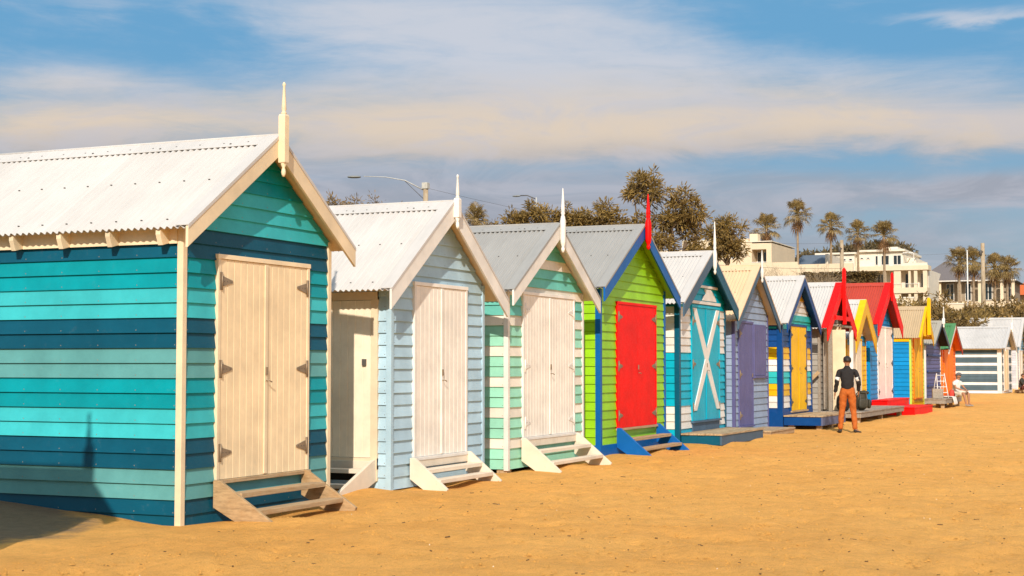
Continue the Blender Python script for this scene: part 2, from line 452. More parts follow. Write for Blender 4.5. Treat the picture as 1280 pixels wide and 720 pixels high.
def finial(parent, x, y, zt, zb, zmid, mat, w=.05, style='turned'):
    """zmid: where the square shaft ends and the turned spire begins"""
    mb = MB(); H = zt-zmid
    if style == 'turned':
        mb.lathe([(w*.95, zb+.14), (w, zb+.15), (w, zmid-.02), (w*.8, zmid)], x, y, mat, square=True)
        mb.lathe([(.010, zb-.005), (w*.55, zb+.02), (w*.62, zb+.045), (w*.5, zb+.07), (w*.35, zb+.09), (w*.75, zb+.12), (w*.8, zb+.15)], x, y, mat, 12)
        mb.lathe([(w*.72, zmid-.003), (w*.72, zmid+H*.06), (w*.45, zmid+H*.09), (w*.66, zmid+H*.15), (w*.60, zmid+H*.3), (w*.42, zmid+H*.62), (w*.3, zmid+H*.86), (w*.45, zmid+H*.9), (w*.42, zmid+H*.95), (w*.15, zmid+H)], x, y, mat, 12)
    elif style == 'spike':
        mb.lathe([(.012, zb), (w*.6, zb+.03), (w*.7, zb+.06), (w*.45, zb+.09), (w*.85, zb+.13), (w*.95, zb+.16), (w, zb+.22), (w*1.02, zmid-.12), (w*.7, zmid-.05), (w*.5, zmid-.03), (w*.8, zmid), (w*.55, zmid+H*.08), (w*.72, zmid+H*.14), (w*.66, zmid+H*.22), (w*.42, zmid+H*.6), (w*.22, zmid+H*.92), (w*.12, zmid+H)], x, y, mat, 10)
    else:
        mb.box(x-w, x+w, y-w, y+w, zb, zt-.06, mat)
        mb.lathe([(w, zt-.06), (.012, zt)], x, y, mat, square=True)
    return mb.build('finial', parent, bevel=0)

def hut(x0, x1, yf, depth, zap, ztip, e, label, walls, roof, trim, barge, *, o=.2, bw=.22, name='bathing_hut', door=None, door_z=(.37, 2.56),
        side=None, corner=None, finial_spec=None, zb=.0, skirt=None, gable=None, soffit=None, rz=0, screws=True, extra=None, barge2=None,
        rafter=False, eaveh=.15, post_w=.07, eavecol=None, doors=None, pitch=.076, capmat=None, verge=None, verge_w=.12, group='bathing huts in a row along the sand'):
    W = x1-x0; root = empty(name, (x0, yf, 0), label, 'beach hut', group, rz)
    c = W/2; slope = (zap-ztip)/(c+e)
    zr = lambda x: zap-slope*abs(x-c)          # top of the roof sheet
    under = .05
    colf, cols = walls                          # front and side colour functions
    He = zr(0)-under-.03
    # solid core
    mb = MB(); core = D.materials['dark_gap']
    apex = zap-under-.03
    dz = holes = None
    mb.prism([(0, zb+.03), (W, zb+.03), (W, He), (c, apex), (0, He)], 0, depth, core, 'y')
    holes = []
    if door: holes.append((door[0], door[1], door_z[0], door_z[1]))
    if extra and 'holes' in extra: holes += extra['holes']
    s_ = slope
    clips = [(s_, 1, apex+s_*c), (-s_, 1, apex-s_*c)]
    # front, back, two sides
    boards(mb, (0, 0, 0), (1, 0, 0), (0, -1, 0), W, zb, apex, colf, holes, clips)
    boards(mb, (0, depth, 0), (1, 0, 0), (0, 1, 0), W, zb, apex, colf, (), clips)
    boards(mb, (0, 0, 0), (0, 1, 0), (-1, 0, 0), depth, zb, He, cols, [side['hole']] if side else ())
    boards(mb, (W, 0, 0), (0, 1, 0), (1, 0, 0), depth, zb, He, cols)
    mb.build('wall', root)
    # corner posts and stumps
    cm = corner or trim
    for (cx, cy) in ((0, 0), (W, 0), (0, depth), (W, depth)):
        mb = MB(); sx = -1 if cx == 0 else 1; sy = -1 if cy == 0 else 1
        a, b = cx+sx*.032, cx-sx*(post_w-.032); p, q = cy+sy*.032, cy-sy*(post_w-.032)
        mb.box(a, b, p, q, zb-.02, He-.01, cm); ob = mb.build('corner_post', root, bevel=.004)
    for (cx, cy) in ((.08, .1), (W-.1, .1), (.08, depth/2), (W-.1, depth/2), (.08, depth-.1), (W-.1, depth-.1)):
        mb = MB(); mb.box(cx-.08, cx+.08, cy-.1, cy+.06, -.55, zb+.03, OLDW); mb.build('stump', root, bevel=.006)
    if skirt:
        mb = MB(); zz = skirt[1]
        mb.box(-.036, W+.036, -.036, -.028, zb-.04, zz, skirt[0]); mb.box(-.036, -.028, -.028, depth, zb-.04, zz, skirt[0])
        mb.build('skirting_board', root)
    # roof
    mb = MB(); sf = soffit or trim
    y0, y1 = -o+.005, depth+.15
    for sgn in (-1, 1):
        xe = c+sgn*(c+e+.02); ze = zap-slope*(c+e+.02)
        corrugated(mb, y0, y1, c, zap-.012, xe, ze-.012, roof, pitch) if screws else mb.prism([(c, zap-.02), (xe, ze-.02), (xe, ze), (c, zap)], y0, y1, roof, 'y')
        xs_ = c+sgn*(c+e-.02); zs_ = zap-slope*(c+e-.02)
        pl = [(c, zap-.035), (xs_, zs_-.035), (xs_, zs_-.052), (c, zap-.052)]
        mb.prism(pl if sgn > 0 else pl[::-1], y0+.03, y1-.03, sf, 'y')
    ro = mb.build('roof', root, recalc=False)
    cap = capmat or roof
    mb = MB()
    for sgn in (-1, 1):
        pl = [(c-.0001*sgn, zap+.012), (c+sgn*.17, zap+.012-slope*.17), (c+sgn*.17, zap+.006-slope*.17), (c, zap+.006)]
        mb.prism(pl if sgn > 0 else pl[::-1], y0-.005, y1+.005, cap, 'y')
    mb.tube([(c, y0-.006, zap+.010), (c, y1+.006, zap+.010)], .014, cap, 8)
    if screws:
        yy = .3
        while yy < depth:
            for sgn in (-1, 1): mb.lathe([(.012, zap+.010-slope*.13), (.012, zap+.018-slope*.13), (.004, zap+.022-slope*.13)], c+sgn*.13, yy, SCREW, 6)
            yy += .9
    mb.build('ridge_cap', ro, recalc=False)
    # barge boards with their cappings, front and rear
    for (yb, th, rear) in ((-o, -.03, 0), (depth+.15, .03, 1)):
        for sgn in (-1, 1):
            bm_ = (barge if sgn < 0 else (barge2 or barge)); mb = MB()
            xe = c+sgn*(c+e+.03); ze = zap-slope*(c+e+.03)
            pl = [(c, zap), (xe, ze), (xe, ze-bw), (c, zap-bw*1.05)]
            mb.prism(pl if sgn > 0 else pl[::-1], yb, yb+th, bm_, 'y')
            bo = mb.build('bargeboard', root, bevel=.003, recalc=True)
            mb = MB()
            pl = [(c, zap+.018), (xe, ze+.018), (xe, ze+.010), (c, zap+.010)]
            cy0, cy1 = (yb+th-.006, yb+verge_w) if not rear else (yb-.12, yb+th+.006)
            cap_ = verge or cap
            mb.prism(pl if sgn > 0 else pl[::-1], cy0, cy1, cap_, 'y')
            if not rear: mb.prism(([(c, zap+.010), (xe, ze+.010), (xe, ze-.02), (c, zap-.02)])[::sgn], cy0, cy0+.004, cap_, 'y')
            mb.build('barge_capping', bo, recalc=True)
    # eaves boards on the long sides, with rafter tails
    for sgn, xx in ((-1, 0), (1, W)):
        mb = MB(); ec = eavecol or trim; zt = He+.0
        mb.box(xx+sgn*.028, xx+sgn*.05, .03, depth-.03, zt-eaveh, zt, ec)
        if rafter:
            yy = .12
            while yy < depth:
                zz = zr(xx)-.055
                mb.prism([(xx+sgn*.05, zz-.24), (xx+sgn*(e-.05), zz-slope*e-.13), (xx+sgn*(e-.01), zz-slope*e-.03), (xx+sgn*(e-.01), zz-slope*e+.010), (xx+sgn*.05, zz-slope*.05)][::-sgn], yy, yy+.055, ec, 'y')
                yy += .60
        mb.build('eaves_board', root, recalc=True)
    if finial_spec:
        zt, zbot, zmid, fm = finial_spec[:4]; st = finial_spec[4] if len(finial_spec) > 4 else 'turned'; fw = finial_spec[5] if len(finial_spec) > 5 else .05
        finial(root, c, -o-.03-fw, zt, zbot, zmid, fm, fw, st)
    # doors
    if door: make_doors(root, door[0], door[1], door_z[0], door_z[1], **(doors or {}))
    if side: side['fn'](root)
    if gable: gable(root, c, apex, slope, He, W)
    if extra and 'fn' in extra: extra['fn'](root, W, c, apex, slope)
    return root

def make_doors(root, a, b, z0, z1, mat=None, frame=None, leaves=2, hinges=(.18, .5, .84), planks=6, handle=True, inset=.0, hingemat=STEEL, sill=None, fw=.05, plankless=False, cover=None, strip=True):
    fr = MB(); y = -.05
    fr.box(a, a+fw, y, .0, z0, z1, frame); fr.box(b-fw, b, y, .0, z0, z1, frame); fr.box(a-.01, b+.01, y-.006, .0, z1-fw*.7, z1+.012, frame)
    fo = fr.build('door_frame', root, bevel=.003)
    s = MB(); s.box(a-.0, b+.0, y-.03, .0, z0-.04, z0-.002, sill or frame); s.build('door_sill', root, bevel=.004)
    ia, ib = a+fw+.003, b-fw-.003; m = (ia+ib)/2; zt = z1-fw*.7-.004; zb_ = z0+.002
    for i in range(leaves):
        p, q = (ia, ib) if leaves == 1 else ((ia, m-.002) if i == 0 else (m+.002, ib))
        mb = MB()
        if plankless: mb.box(p, q, -.042, -.005, zb_, zt, mat)
        else: planked(mb, p, q, -.042, zb_, zt, mat, planks, .035)
        lo = mb.build('door', root)
        if leaves == 2 and i == 0 and strip:
            mb = MB(); mb.box(m-.028, m+.028, -.058, -.043, zb_+.01, zt-.01, cover or mat); mb.build('cover_strip', lo, bevel=.003)
        if hinges:
            for h in hinges:
                hz = zb_+(zt-zb_)*h
                if leaves == 1 or i == 0: hinge(lo, p+.002, -.044, hz, 1, mat=hingemat)
                else: hinge(lo, q-.002, -.044, hz, -1, mat=hingemat)
        if handle and (i == leaves-1 or leaves == 1):
            mb = MB(); hx = m-.0 if leaves == 2 else q-.08; hz = z0+(z1-z0)*.455
            mb.box(hx-.018, hx+.014, -.070, -.059, hz+.02, hz+.10, STEEL); mb.build('lock', lo); mb = MB(); mb.tube([(hx, -.058, hz-.04), (hx, -.095, hz-.04), (hx+.05, -.095, hz-.055)], .007, STEEL, 6)
            mb.build('handle', lo)

def seq(*pairs):
    """[(material,count)...] read from the bottom board upwards, repeating"""
    L = []
    for m, n in pairs: L += [m]*n
    return lambda k, z: L[k % len(L)]
def solid(m): return lambda k, z: m
def upto(L, last): return lambda k, z: (L[k] if k < len(L) else last)

YF = 8.82
GRP = 'bathing huts in a row along the sand'
# --- hut 1: teal stripes
n_, t_, a_, gt = P['navy'], P['teal'], P['aqua'], P['greyteal']
L1 = [n_, n_, gt, gt, n_, n_, a_, a_, t_, t_, gt, gt, n_, n_, a_, a_, t_, t_, n_, n_, a_, a_, a_, t_, t_, t_, t_]
L1s = [n_, n_, gt, gt, n_, n_, a_, a_, t_, t_, gt, gt, n_, n_, a_, a_, t_, t_, n_, n_]
w1 = (upto([L1[0]]+L1[1:], t_), upto(L1s, n_))
DW1 = dict(mat=DOORB, frame=CREAM, hinges=(.12, .5, .9), planks=7, cover=CREAM, sill=OLDW)
hut(12.09, 14.81, YF, 4.0, 3.90, 2.84, .2, 'large hut striped in deep teal, aqua and grey teal with double beige doors', w1, RWHITE, CREAM, CREAM,
    door=(.53, 2.26), door_z=(.37, 2.60), finial_spec=(4.46, 3.47, 4.12, CREAM, 'turned', .040), rafter=True, eaveh=.22, doors=DW1, bw=.20, zb=-.08, eavecol=CREAM, o=.2)
# --- hut 0: beside the camera, outside the frame, casts the shadow on hut 1
hut(5.65, 7.95, 8.28, 4.0, 3.80, 2.42, .15, 'ivory hut standing outside the left edge, seen only by its shadow on the teal hut', (solid(P['cream']), solid(P['cream'])), RWHITE, CREAM, CREAM,
    door=(.4, 1.9), door_z=(.37, 2.3), finial_spec=(4.36, 3.4, 4.02, CREAM), doors=dict(mat=WDOOR, frame=CREAM), bw=.2)

# --- hut 2: pale blue with a door in its side wall
def side2(root):
    mb = MB(); mb.box(-.05, 0, .15, .24, .1, 2.40, BEIGE); mb.build('side_door_post', root, bevel=.004)
    mb = MB(); mb.box(-.05, 0, 1.10, 1.18, .1, 2.40, BEIGE); mb.build('side_door_post', root, bevel=.004)
    mb = MB(); mb.box(-.056, 0, .15, 1.18, 2.30, 2.40, BEIGE); mb.build('side_door_head', root, bevel=.004)
    mb = MB(); mb.box(-.06, 0, .15, 1.18, .24, .38, BEIGE); mb.build('side_door_sill', root, bevel=.004)
    mb = MB(); planked(mb, .245, 1.095, -.045, .385, 2.295, paint('cream_side_door_paint', (.87, .76, .58, 1), .5, .15, isl=.04), 8, .04, 'y'); dr = mb.build('side_door', root)
    mb = MB(); mb.box(-.075, -.046, .30, .35, 1.50, 1.58, SCREW); mb.build('lock', dr)
hut(16.29, 18.92, YF, 3.6, 3.62, 2.43, .36, 'pale blue hut with white double doors and a cream side door facing the teal hut', (solid(P['pale']), solid(P['pale'])), RWHITE, WHITE, WHITE,
    door=(.55, 2.08), door_z=(.36, 2.54), finial_spec=(3.97, 3.27, 3.66, WHITE, 'turned', .038), corner=P['pale'], eavecol=BEIGE, bw=.24, rafter=False,
    doors=dict(mat=WDOOR, frame=WHITE, hinges=(), planks=6), side=dict(hole=(.15, 1.18, .1, 2.40), fn=side2), zb=.0, soffit=BEIGE)
# --- hut 3: mint and cream stripes
m_, c_ = P['mint'], P['cream']; m2 = P['mint2']
L3 = [m_, m_, c_, m_, m_, c_, m_, m_, c_, m_, m_, c_, m_, m_, c_, m2, m2, c_, m2, m2, c_, m2, m2, m2, m2, m2]
hut(19.77, 22.7, YF, 3.6, 3.64, 2.58, .24, 'mint green and ivory striped hut under a grey iron roof, white double doors', (upto(L3, m2), upto(L3, m2)), GALV, WHITE, WHITE,
    door=(.48, 2.52), door_z=(.46, 2.57), finial_spec=(4.18, 3.2, 3.80, WHITE, 'spike', .043), bw=.22, doors=dict(mat=WDOOR, frame=WHITE, hinges=(.1, .5, .9), planks=9, hingemat=WHITE), zb=.03, eavecol=WHITE)
# --- hut 4: lime green
bl = P['blue']
hut(23.5, 26.9, YF, 3.6, 3.96, 2.79, .3, 'lime green hut with a red door and royal blue trim', (solid(P['lime']), solid(P['lime'])), GALV, bl, bl,
    door=(.76, 2.84), door_z=(.44, 2.58), finial_spec=(4.50, 3.52, 4.10, P['red'], 'spike', .055), bw=.23, skirt=(bl, .19), post_w=.09,
    doors=dict(mat=P['red'], frame=P['red'], hinges=(.1, .5, .9), plankless=True, sill=OLDW, strip=False), zb=.03, soffit=P['lime'])
# --- hut 5: turquoise and white with a white saltire on the door
cy, wh = P['cyan'], P['white']
L5 = [cy, cy, wh, wh, wh, cy, cy, cy, cy, cy, cy, cy, wh, wh, wh, wh, wh, wh, cy, cy, cy, cy, cy, cy, cy, cy]
def ex5(root, W, c, apex, slope):
    a, b, z0, z1 = .80, 2.62, .62, 2.63; w = .21; m = (a+b)/2; zm = (z0+z1)/2; t = w/2
    mb = MB()
    # saltire: two bars on the door face, meeting flush as one outline
    y = -.060
    out = [(a, z1), (a+w, z1), (m, zm+w*1.0), (b-w, z1), (b, z1), (m+t, zm), (b, z0), (b-w, z0), (m, zm-w*1.0), (a+w, z0), (a, z0), (m-t, zm)]
    mb.prism(out, y, -.0435, WHITE, 'y'); mb.build('white_cross', root, recalc=True)
    mb = MB(); mb.box(.78, 2.64, -.04, 0, .21, .40, P['slate']); mb.build('kick_board', root, bevel=.003)
    mb = MB(); mb.box(.45, W-.45, -.06, -.02, 2.72, 2.78, wh); mb.box(.65, W-.65, -.06, -.02, 3.05, 3.10, wh); mb.build('gable_rail', root, bevel=.003)
    mb = MB(); mb.prism([(1.45, 2.80), (2.45, 2.80), (2.38, 2.86), (2.20, 2.97), (2.05, 3.03), (1.66, 3.03), (1.74, 2.94), (1.60, 2.90)], -.05, -.024, wh, 'y'); mb.build('gable_panel', root, recalc=True)
hut(27.78, 30.95, YF, 3.6, 3.78, 2.70, .3, 'turquoise and white hut with a white diagonal cross on its door', (upto(L5, cy), upto(L5, cy)), RWHITE, P['dteal'], P['slate'],
    door=(.74, 2.68), door_z=(.42, 2.68), finial_spec=(4.38, 3.32, 3.85, WHITE, 'spike', .042), bw=.26, doors=dict(mat=cy, frame=P['cyan'], hinges=(.12, .5, .88), planks=1, plankless=True, sill=P['slate']), post_w=.10,
    skirt=(P['dteal'], .12), extra=dict(fn=ex5), zb=.0, barge2=P['dteal'])
# --- hut 6: lilac grey
def ex6(root, W, c, apex, slope):
    mb = MB(); planked(mb, 1.52, 2.56, -.055, 1.28, 2.42, P['purple'], 6, .04); sh = mb.build('window_shutter', root)
    mb = MB(); mb.box(1.50, 2.60, -.085, -.0, 1.22, 1.272, P['purple']); mb.build('shutter_sill', root, bevel=.003)
    mb = MB(); mb.box(-.04, -.03, 1.1, 1.9, .9, 2.2, P['purple']); mb.build('side_shutter', root)
hut(31.68, 34.5, YF, 3.4, 3.72, 2.48, .40, 'lilac grey hut with muted purple door and window shutter under a beige roof', (solid(P['lilac']), solid(P['lilac'])), RBEIGE, P['lilac'], P['slate'],
    door=(.26, 1.44), door_z=(.20, 2.46), finial_spec=(4.06, 3.34, 3.70, WHITE, 'spike', .04), bw=.20, doors=dict(mat=P['purple'], frame=P['purple'], leaves=1, hinges=(.1, .5, .9), planks=8), capmat=RBEIGE,
    extra=dict(fn=ex6, holes=[(1.50, 2.58, 1.28, 2.42)]), soffit=BEIGE, corner=P['purple'], zb=.05)
# --- hut 7: navy, yellow, white and aqua stripes
nb, ye, aq = P['navyb'], P['yellow'], P['aq2']
L7 = [nb, nb, nb, wh, wh, ye, ye, aq, aq, wh, wh, ye, ye, nb, nb, nb, aq, aq, wh, wh, wh, ye, ye, ye, ye, ye]
def ex7(root, W, c, apex, slope):
    mb = MB(); mb.box(.15, W-.15, -.05, -.02, 2.60, 2.74, aq); mb.build('gable_rail', root, bevel=.003)
hut(35.86, 39.0, YF, 3.4, 3.72, 2.52, .22, 'navy, white, aqua and yellow striped hut with a yellow door', (upto(L7, ye), upto(L7, nb)), RWHITE, nb, nb,
    door=(.76, 2.52), door_z=(.40, 2.50), bw=.22, doors=dict(mat=ye, frame=P['navyb'], hinges=(.1, .5, .9), planks=7, hingemat=SCREW, sill=OLDW), post_w=.13, skirt=(nb, .40), extra=dict(fn=ex7), zb=.05)
# --- hut 8: grey boards, open red truss gable, its door standing open
gy = P['grey']
def ex8(root, W, c, apex, slope):
    rd = P['red']
    mb = MB(); mb.box(.45, W-.45, -.36, -.31, 2.72, 2.84, rd); mb.build('collar_beam', root, bevel=.004)
    for i, x in enumerate((.12, .92, 1.28, W-.08)):
        mb = MB(); mb.box(x-.05, x+.05, -.32, -.22, .305, 2.62, (GREYW, CREAM, OLDW, WHITE)[i]); mb.build('porch_post', root, bevel=.006)
    mb = MB(); planked(mb, .2, .85, -.10, .35, 2.4, GREYW, 5, .04); mb.build('grey_door', root)
    mb = MB(); mb.box(.45, .49, -.60, -.02, .32, 2.45, CREAM); mb.build('open_door', root, bevel=.004)
    mb = MB(); mb.box(-.30, -.262, -.05, .36, -.045, .045, OLDW, tf=lambda p: Matrix.Rotation(-.75, 3, 'X') @ p+Vector((.06, 0, 1.30))); mb.build('door_stay', root)
    mb = MB(); mb.box(.9, W-.1, -.06, -.02, .35, 2.4, WDOOR); mb.box(1.35, 1.47, -.075, -.06, .35, 2.4, OLDW); mb.build('inner_door', root)
    mb = MB(); mb.box(.0, W, -.32, .0, 2.55, 2.60, GREYW); mb.build('porch_ceiling', root)
hut(40.0, 43.0, YF, 3.4, 3.76, 2.50, .38, 'weathered grey hut with red barge boards and an open timber porch', (solid(gy), solid(gy)), RWHITE, gy, P['red'],
    bw=.34, finial_spec=(4.17, 2.62, 4.1, P['red'], 'square', .045), o=.30, verge=P['red'], verge_w=.16, extra=dict(fn=ex8), soffit=P['barn'], zb=.05, corner=GREYW)
# --- hut 9: yellow gable
L9 = [ye, ye, ye, ye, ye, ye, ye, ye, ye, ye, ye, ye, ye, ye, P['azure'], P['azure'], wh, wh, wh, wh, wh, wh, wh]
hut(43.5, 46.3, YF, 3.4, 3.42, 2.28, .14, 'small hut with thick yellow barge boards, white gable and ivory doors', (upto(L9, wh), solid(ye)), RWHITE, ye, ye,
    bw=.40, verge=ye, verge_w=.16, door=(.45, 2.1), door_z=(.35, 2.28), doors=dict(mat=paint('ivory_door_paint', (.8, .68, .52, 1), .45), frame=ye, hinges=(), planks=6), zb=.05, soffit=CREAM, o=.3)
# --- hut 10: red roof, blue walls
az = P['azure']
hut(46.95, 51.05, YF, 3.6, 4.12, 2.78, .12, 'azure blue hut with a red iron roof, red barge boards and white double doors', (solid(az), solid(az)), RRED, az, P['red'],
    bw=.36, verge=P['red'], verge_w=.16, door=(1.25, 3.8), door_z=(.45, 2.74), doors=dict(mat=WDOOR, frame=WHITE, hinges=(.1, .5, .9), planks=6, hingemat=SCREW), finial_spec=(4.46, 3.55, 4.4, P['red'], 'square', .038), zb=.05, soffit=P['barn'], o=.3)
# --- hut 11: tan roof, yellow front
def ex11(root, W, c, apex, slope):
    for i in range(-3, 4):
        if i == 0: continue
        mb = MB(); x = c+i*.17; zt = apex-slope*abs(x-c)-.08
        mb.box(x-.045, x+.045, -.36, -.335, 2.55, zt, ye); mb.build('gable_picket', root)
hut(54.6, 57.4, YF, 3.6, 3.62, 2.50, .10, 'bright blue hut with a tan roof and a yellow front with picket gable', (solid(ye), solid(P['azure'])), RTAN, ye, ye,
    bw=.26, verge=ye, verge_w=.05, door=(.5, 2.3), door_z=(.35, 2.5), doors=dict(mat=paint('peeling_yellow_paint', (.85, .46, .03, 1), .6, .9, dirt=(.75, .55, .3, 1)), frame=P['orange'], hinges=(), planks=5), finial_spec=(3.95, 2.6, 3.9, ye, 'square', .06),
    extra=dict(fn=ex11), zb=.05, o=.36, corner=paint('lime_trim_paint', (.5, .7, .1, 1)))
# --- hut 12: purple front under a grey roof
def ex12(root, W, c, apex, slope):
    for z in (.7, 1.25, 1.85):
        mb = MB(); mb.box(.25, W-.25, -.07, -.04, z, z+.07, nb); mb.build('front_rail', root)
hut(57.9, 61.6, YF, 3.4, 3.20, 2.30, .10, 'ivory sided hut with a boarded purple front crossed by dark rails', (solid(P['purple']), solid(P['cream'])), metal_paint('grey_tan_roof_sheet', (.40, .36, .29, 1)), WHITE, P['slate'],
    bw=.16, finial_spec=(3.75, 2.95, 3.3, WHITE), zb=.1, extra=dict(fn=ex12), soffit=DARK, o=.35)
# --- hut 13: green roof, orange front
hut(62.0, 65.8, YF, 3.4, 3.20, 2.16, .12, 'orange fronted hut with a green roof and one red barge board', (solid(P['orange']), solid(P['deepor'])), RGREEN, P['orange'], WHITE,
    bw=.2, barge2=P['barn'], zb=.1, door=(.5, 3.0), door_z=(.4, 2.2), doors=dict(mat=P['orange'], frame=P['orange'], hinges=(), planks=6, handle=False), o=.3)
# --- hut 14: grey and white striped, side on
st = P['stripe']
L14 = []
for i in range(8): L14 += [wh, st, st]
def mk14():
    f = lambda k, z: (wh if (z-.0) % .47 < .145 else st)
    return f
hut(83.4, 88.6, YF, 5.2, 3.60, 2.42, .35, 'slate grey and white banded hut seen side on across the gap, white roof', (mk14(), mk14()), RWHITE, WHITE, WHITE,
    bw=.16, door=(1.0, 3.4), door_z=(.2, 2.4), doors=dict(mat=DOORB, frame=WHITE, hinges=(), planks=8), finial_spec=(4.2, 3.3, 3.8, WHITE), zb=-.1, post_w=.22, corner=WHITE, o=.25)
# --- hut 15: pale hut at the end
hut(93.0, 98.0, 8.95, 6.2, 4.36, 2.6, .3, 'pale lavender hut with an ice blue gable, tallest white roof at the far end', (upto([P['palepink']]*16, P['iceblue']), solid(P['palepink'])), RWHITE, WHITE, WHITE,
    bw=.2, door=(1.0, 3.6), door_z=(.2, 2.4), doors=dict(mat=WDOOR, frame=WHITE, hinges=(), planks=6), finial_spec=(4.95, 3.9, 4.5, WHITE), zb=-.1)

# ------------------------------------------------------------------ steps
def steps(x0, x1, ytop, out, ztop, label, ms, mt, name='wooden_steps', shape='wedge', treads=((.17, .24), (.50, .10)), riser=True, rz=0, loc=None):
    root = empty(name, (x0, ytop, 0) if not loc else loc, label, 'steps', 'steps leading up to the huts', rz)
    W = x1-x0
    for x in (0, W-.045):
        mb = MB()
        pl = [(-.002, ztop), (-.07, ztop), (-out-.06, -.01), (-out-.04, -.06), (-out*.52, -.06), (-.002, ztop*.28)]
        mb.prism([(u, z) for u, z in pl], x, x+.045, ms, 'x'); mb.build('stringer', root, bevel=.004, recalc=True)
    for (d, z) in treads:
        mb = MB(); mb.box(.045, W-.045, -d-.17, -d, z-.05, z, mt); mb.build('tread', root, bevel=.005)
    if riser: mb = MB(); mb.box(.045, W-.045, -.035, -.003, ztop-.13, ztop-.015, mt); mb.build('riser', root, bevel=.004)
    return root
steps(12.58, 14.26, YF-.036, .62, .37, 'bare weathered timber steps in front of the beige doors', OLDS, OLDW, riser=False, treads=((.14, .25), (.36, .09)))
steps(16.74, 18.38, YF-.036, .46, .36, 'chalky white steps at the front of the pale blue hut', WSTEP, WSTEP, treads=((.08, .22), (.24, .10)))
steps(20.20, 22.32, YF-.036, .56, .45, 'white steps in front of the mint striped hut', WSTEP, WSTEP, treads=((.12, .28), (.32, .12)))
steps(24.22, 26.36, YF-.04, .56, .45, 'steps with blue side boards below the red door', bl, OLDW, treads=((.12, .28), (.32, .12)), riser=False)
# side steps of hut 2, facing the teal hut
steps(0, 1.0, 0, .92, .36, 'narrow white side steps between the teal and pale blue huts', WSTEP, WSTEP, loc=(16.29-.036, YF+1.16, 0), rz=-PI/2, treads=((.14, .26), (.45, .10)))

# ------------------------------------------------------------------ decks
def deck(x0, x1, y0, y1, zt, label, top, face, facex=None, h=.22, n=None, legs=True, name='timber_deck', along='x', group='low decks in front of the huts'):
    z0 = zg((x0+x1)/2, (y0+y1)/2); root = empty(name, (x0, y0, z0), label, 'deck', group)
    W, Dp, zt = x1-x0, y1-y0, zt-z0
    mb = MB()
    n = n or max(3, int(Dp/.14)); w = Dp/n
    for i in range(n): mb.box(-.03+random.uniform(-.01, .01), W+.03+random.uniform(-.01, .01), i*w+.004-.02*(i == 0), (i+1)*w-.004, zt-.035, zt+random.uniform(-.003, .003), top)
    mb.build('deck_boards', root)
    mb = MB(); mb.box(0, W, 0, .04, zt-h, zt-.037, face); mb.build('fascia', root, bevel=.003)
    for xx in (0, W-.04):
        mb = MB(); mb.box(xx, xx+.04, .042, Dp, zt-h, zt-.037, facex or face); mb.build('side_fascia', root, bevel=.003)
    mb = MB(); mb.box(.06, W-.06, Dp*.5-.03, Dp*.5+.03, zt-h+.02, zt-.037, OLDW); mb.build('joist', root)
    if legs:
        for xx in (.12, W/2, W-.25):
            for yy in (.06, Dp-.2):
                mb = MB(); mb.box(xx, xx+.14, yy, yy+.12, -.3, zt-h+.02, OLDW); mb.build('block', root, bevel=.006)
    return root
deck(27.8, 30.85, 7.98, YF-.045, .22, 'slate blue fronted deck below the door with the white cross', DECKW, P['slate'], P['dteal'], h=.22)
deck(31.75, 33.9, 8.05, YF-.05, .12, 'small bare wooden pallet deck at the purple door', DECKW, OLDW, h=.12)
deck(35.86, 38.5, 7.84, YF-.05, .32, 'deck with blue side boards below the yellow door', DECKW, paint('dusty_violet_paint', (.13, .15, .26, 1), .55, .3), P['navyb'], h=.24)
deck(39.9, 46.5, 7.72, YF-.05, .30, 'long bare timber deck carrying the backpack', GREYW, GREYW, h=.16)
deck(46.75, 50.3, 7.45, 8.28, .25, 'lower red platform in front of the blue hut', P['red'], P['red'], h=.30, legs=False)
deck(47.0, 51.0, 8.30, YF-.05, .45, 'upper red platform under the white double doors', P['red'], P['red'], h=.30, legs=False)
deck(55.0, 59.2, 7.7, YF-.4, .34, 'weathered deck carrying the ladder and the man in white', GREYW, GREYW, h=.18)
deck(87.0, 92.0, 7.6, YF-.3, .18, 'low timber deck where the couple sit', OLDW, OLDW, h=.14)
EXPO = 0.1
# ------------------------------------------------------------------ things on the decks
def ladder(x, y, z):
    root = empty('step_ladder', (x, y, z), 'white folding step ladder standing open on the weathered deck', 'ladder', rz=math.radians(-60)); root.scale = (.88, .88, .88)
    al = plain('white_enamel', (.75, .73, .70, 1), .4)
    for sx in (-.19, .19):
        mb = MB(); mb.tube([(sx*1.15, -.28, 0), (sx*.85, 0, 1.0)], .018, al, 6); mb.build('rail', root)
        mb = MB(); mb.tube([(sx*1.15, .3, 0), (sx*.85, .02, .98)], .014, al, 6); mb.build('rear_leg', root)
    for i, zz in enumerate((.22, .45, .68, .92)):
        yy = -.28+.28*zz; mb = MB(); mb.box(-.2+.03*zz, .2-.03*zz, yy-.04, yy+.05, zz-.012, zz+.012, al); mb.build('step', root)
    mb = MB(); mb.tube([(-.18, .16, .45), (.18, .16, .45)], .01, al, 6); mb.build('brace', root)
ladder(56.3, 8.05, .345)
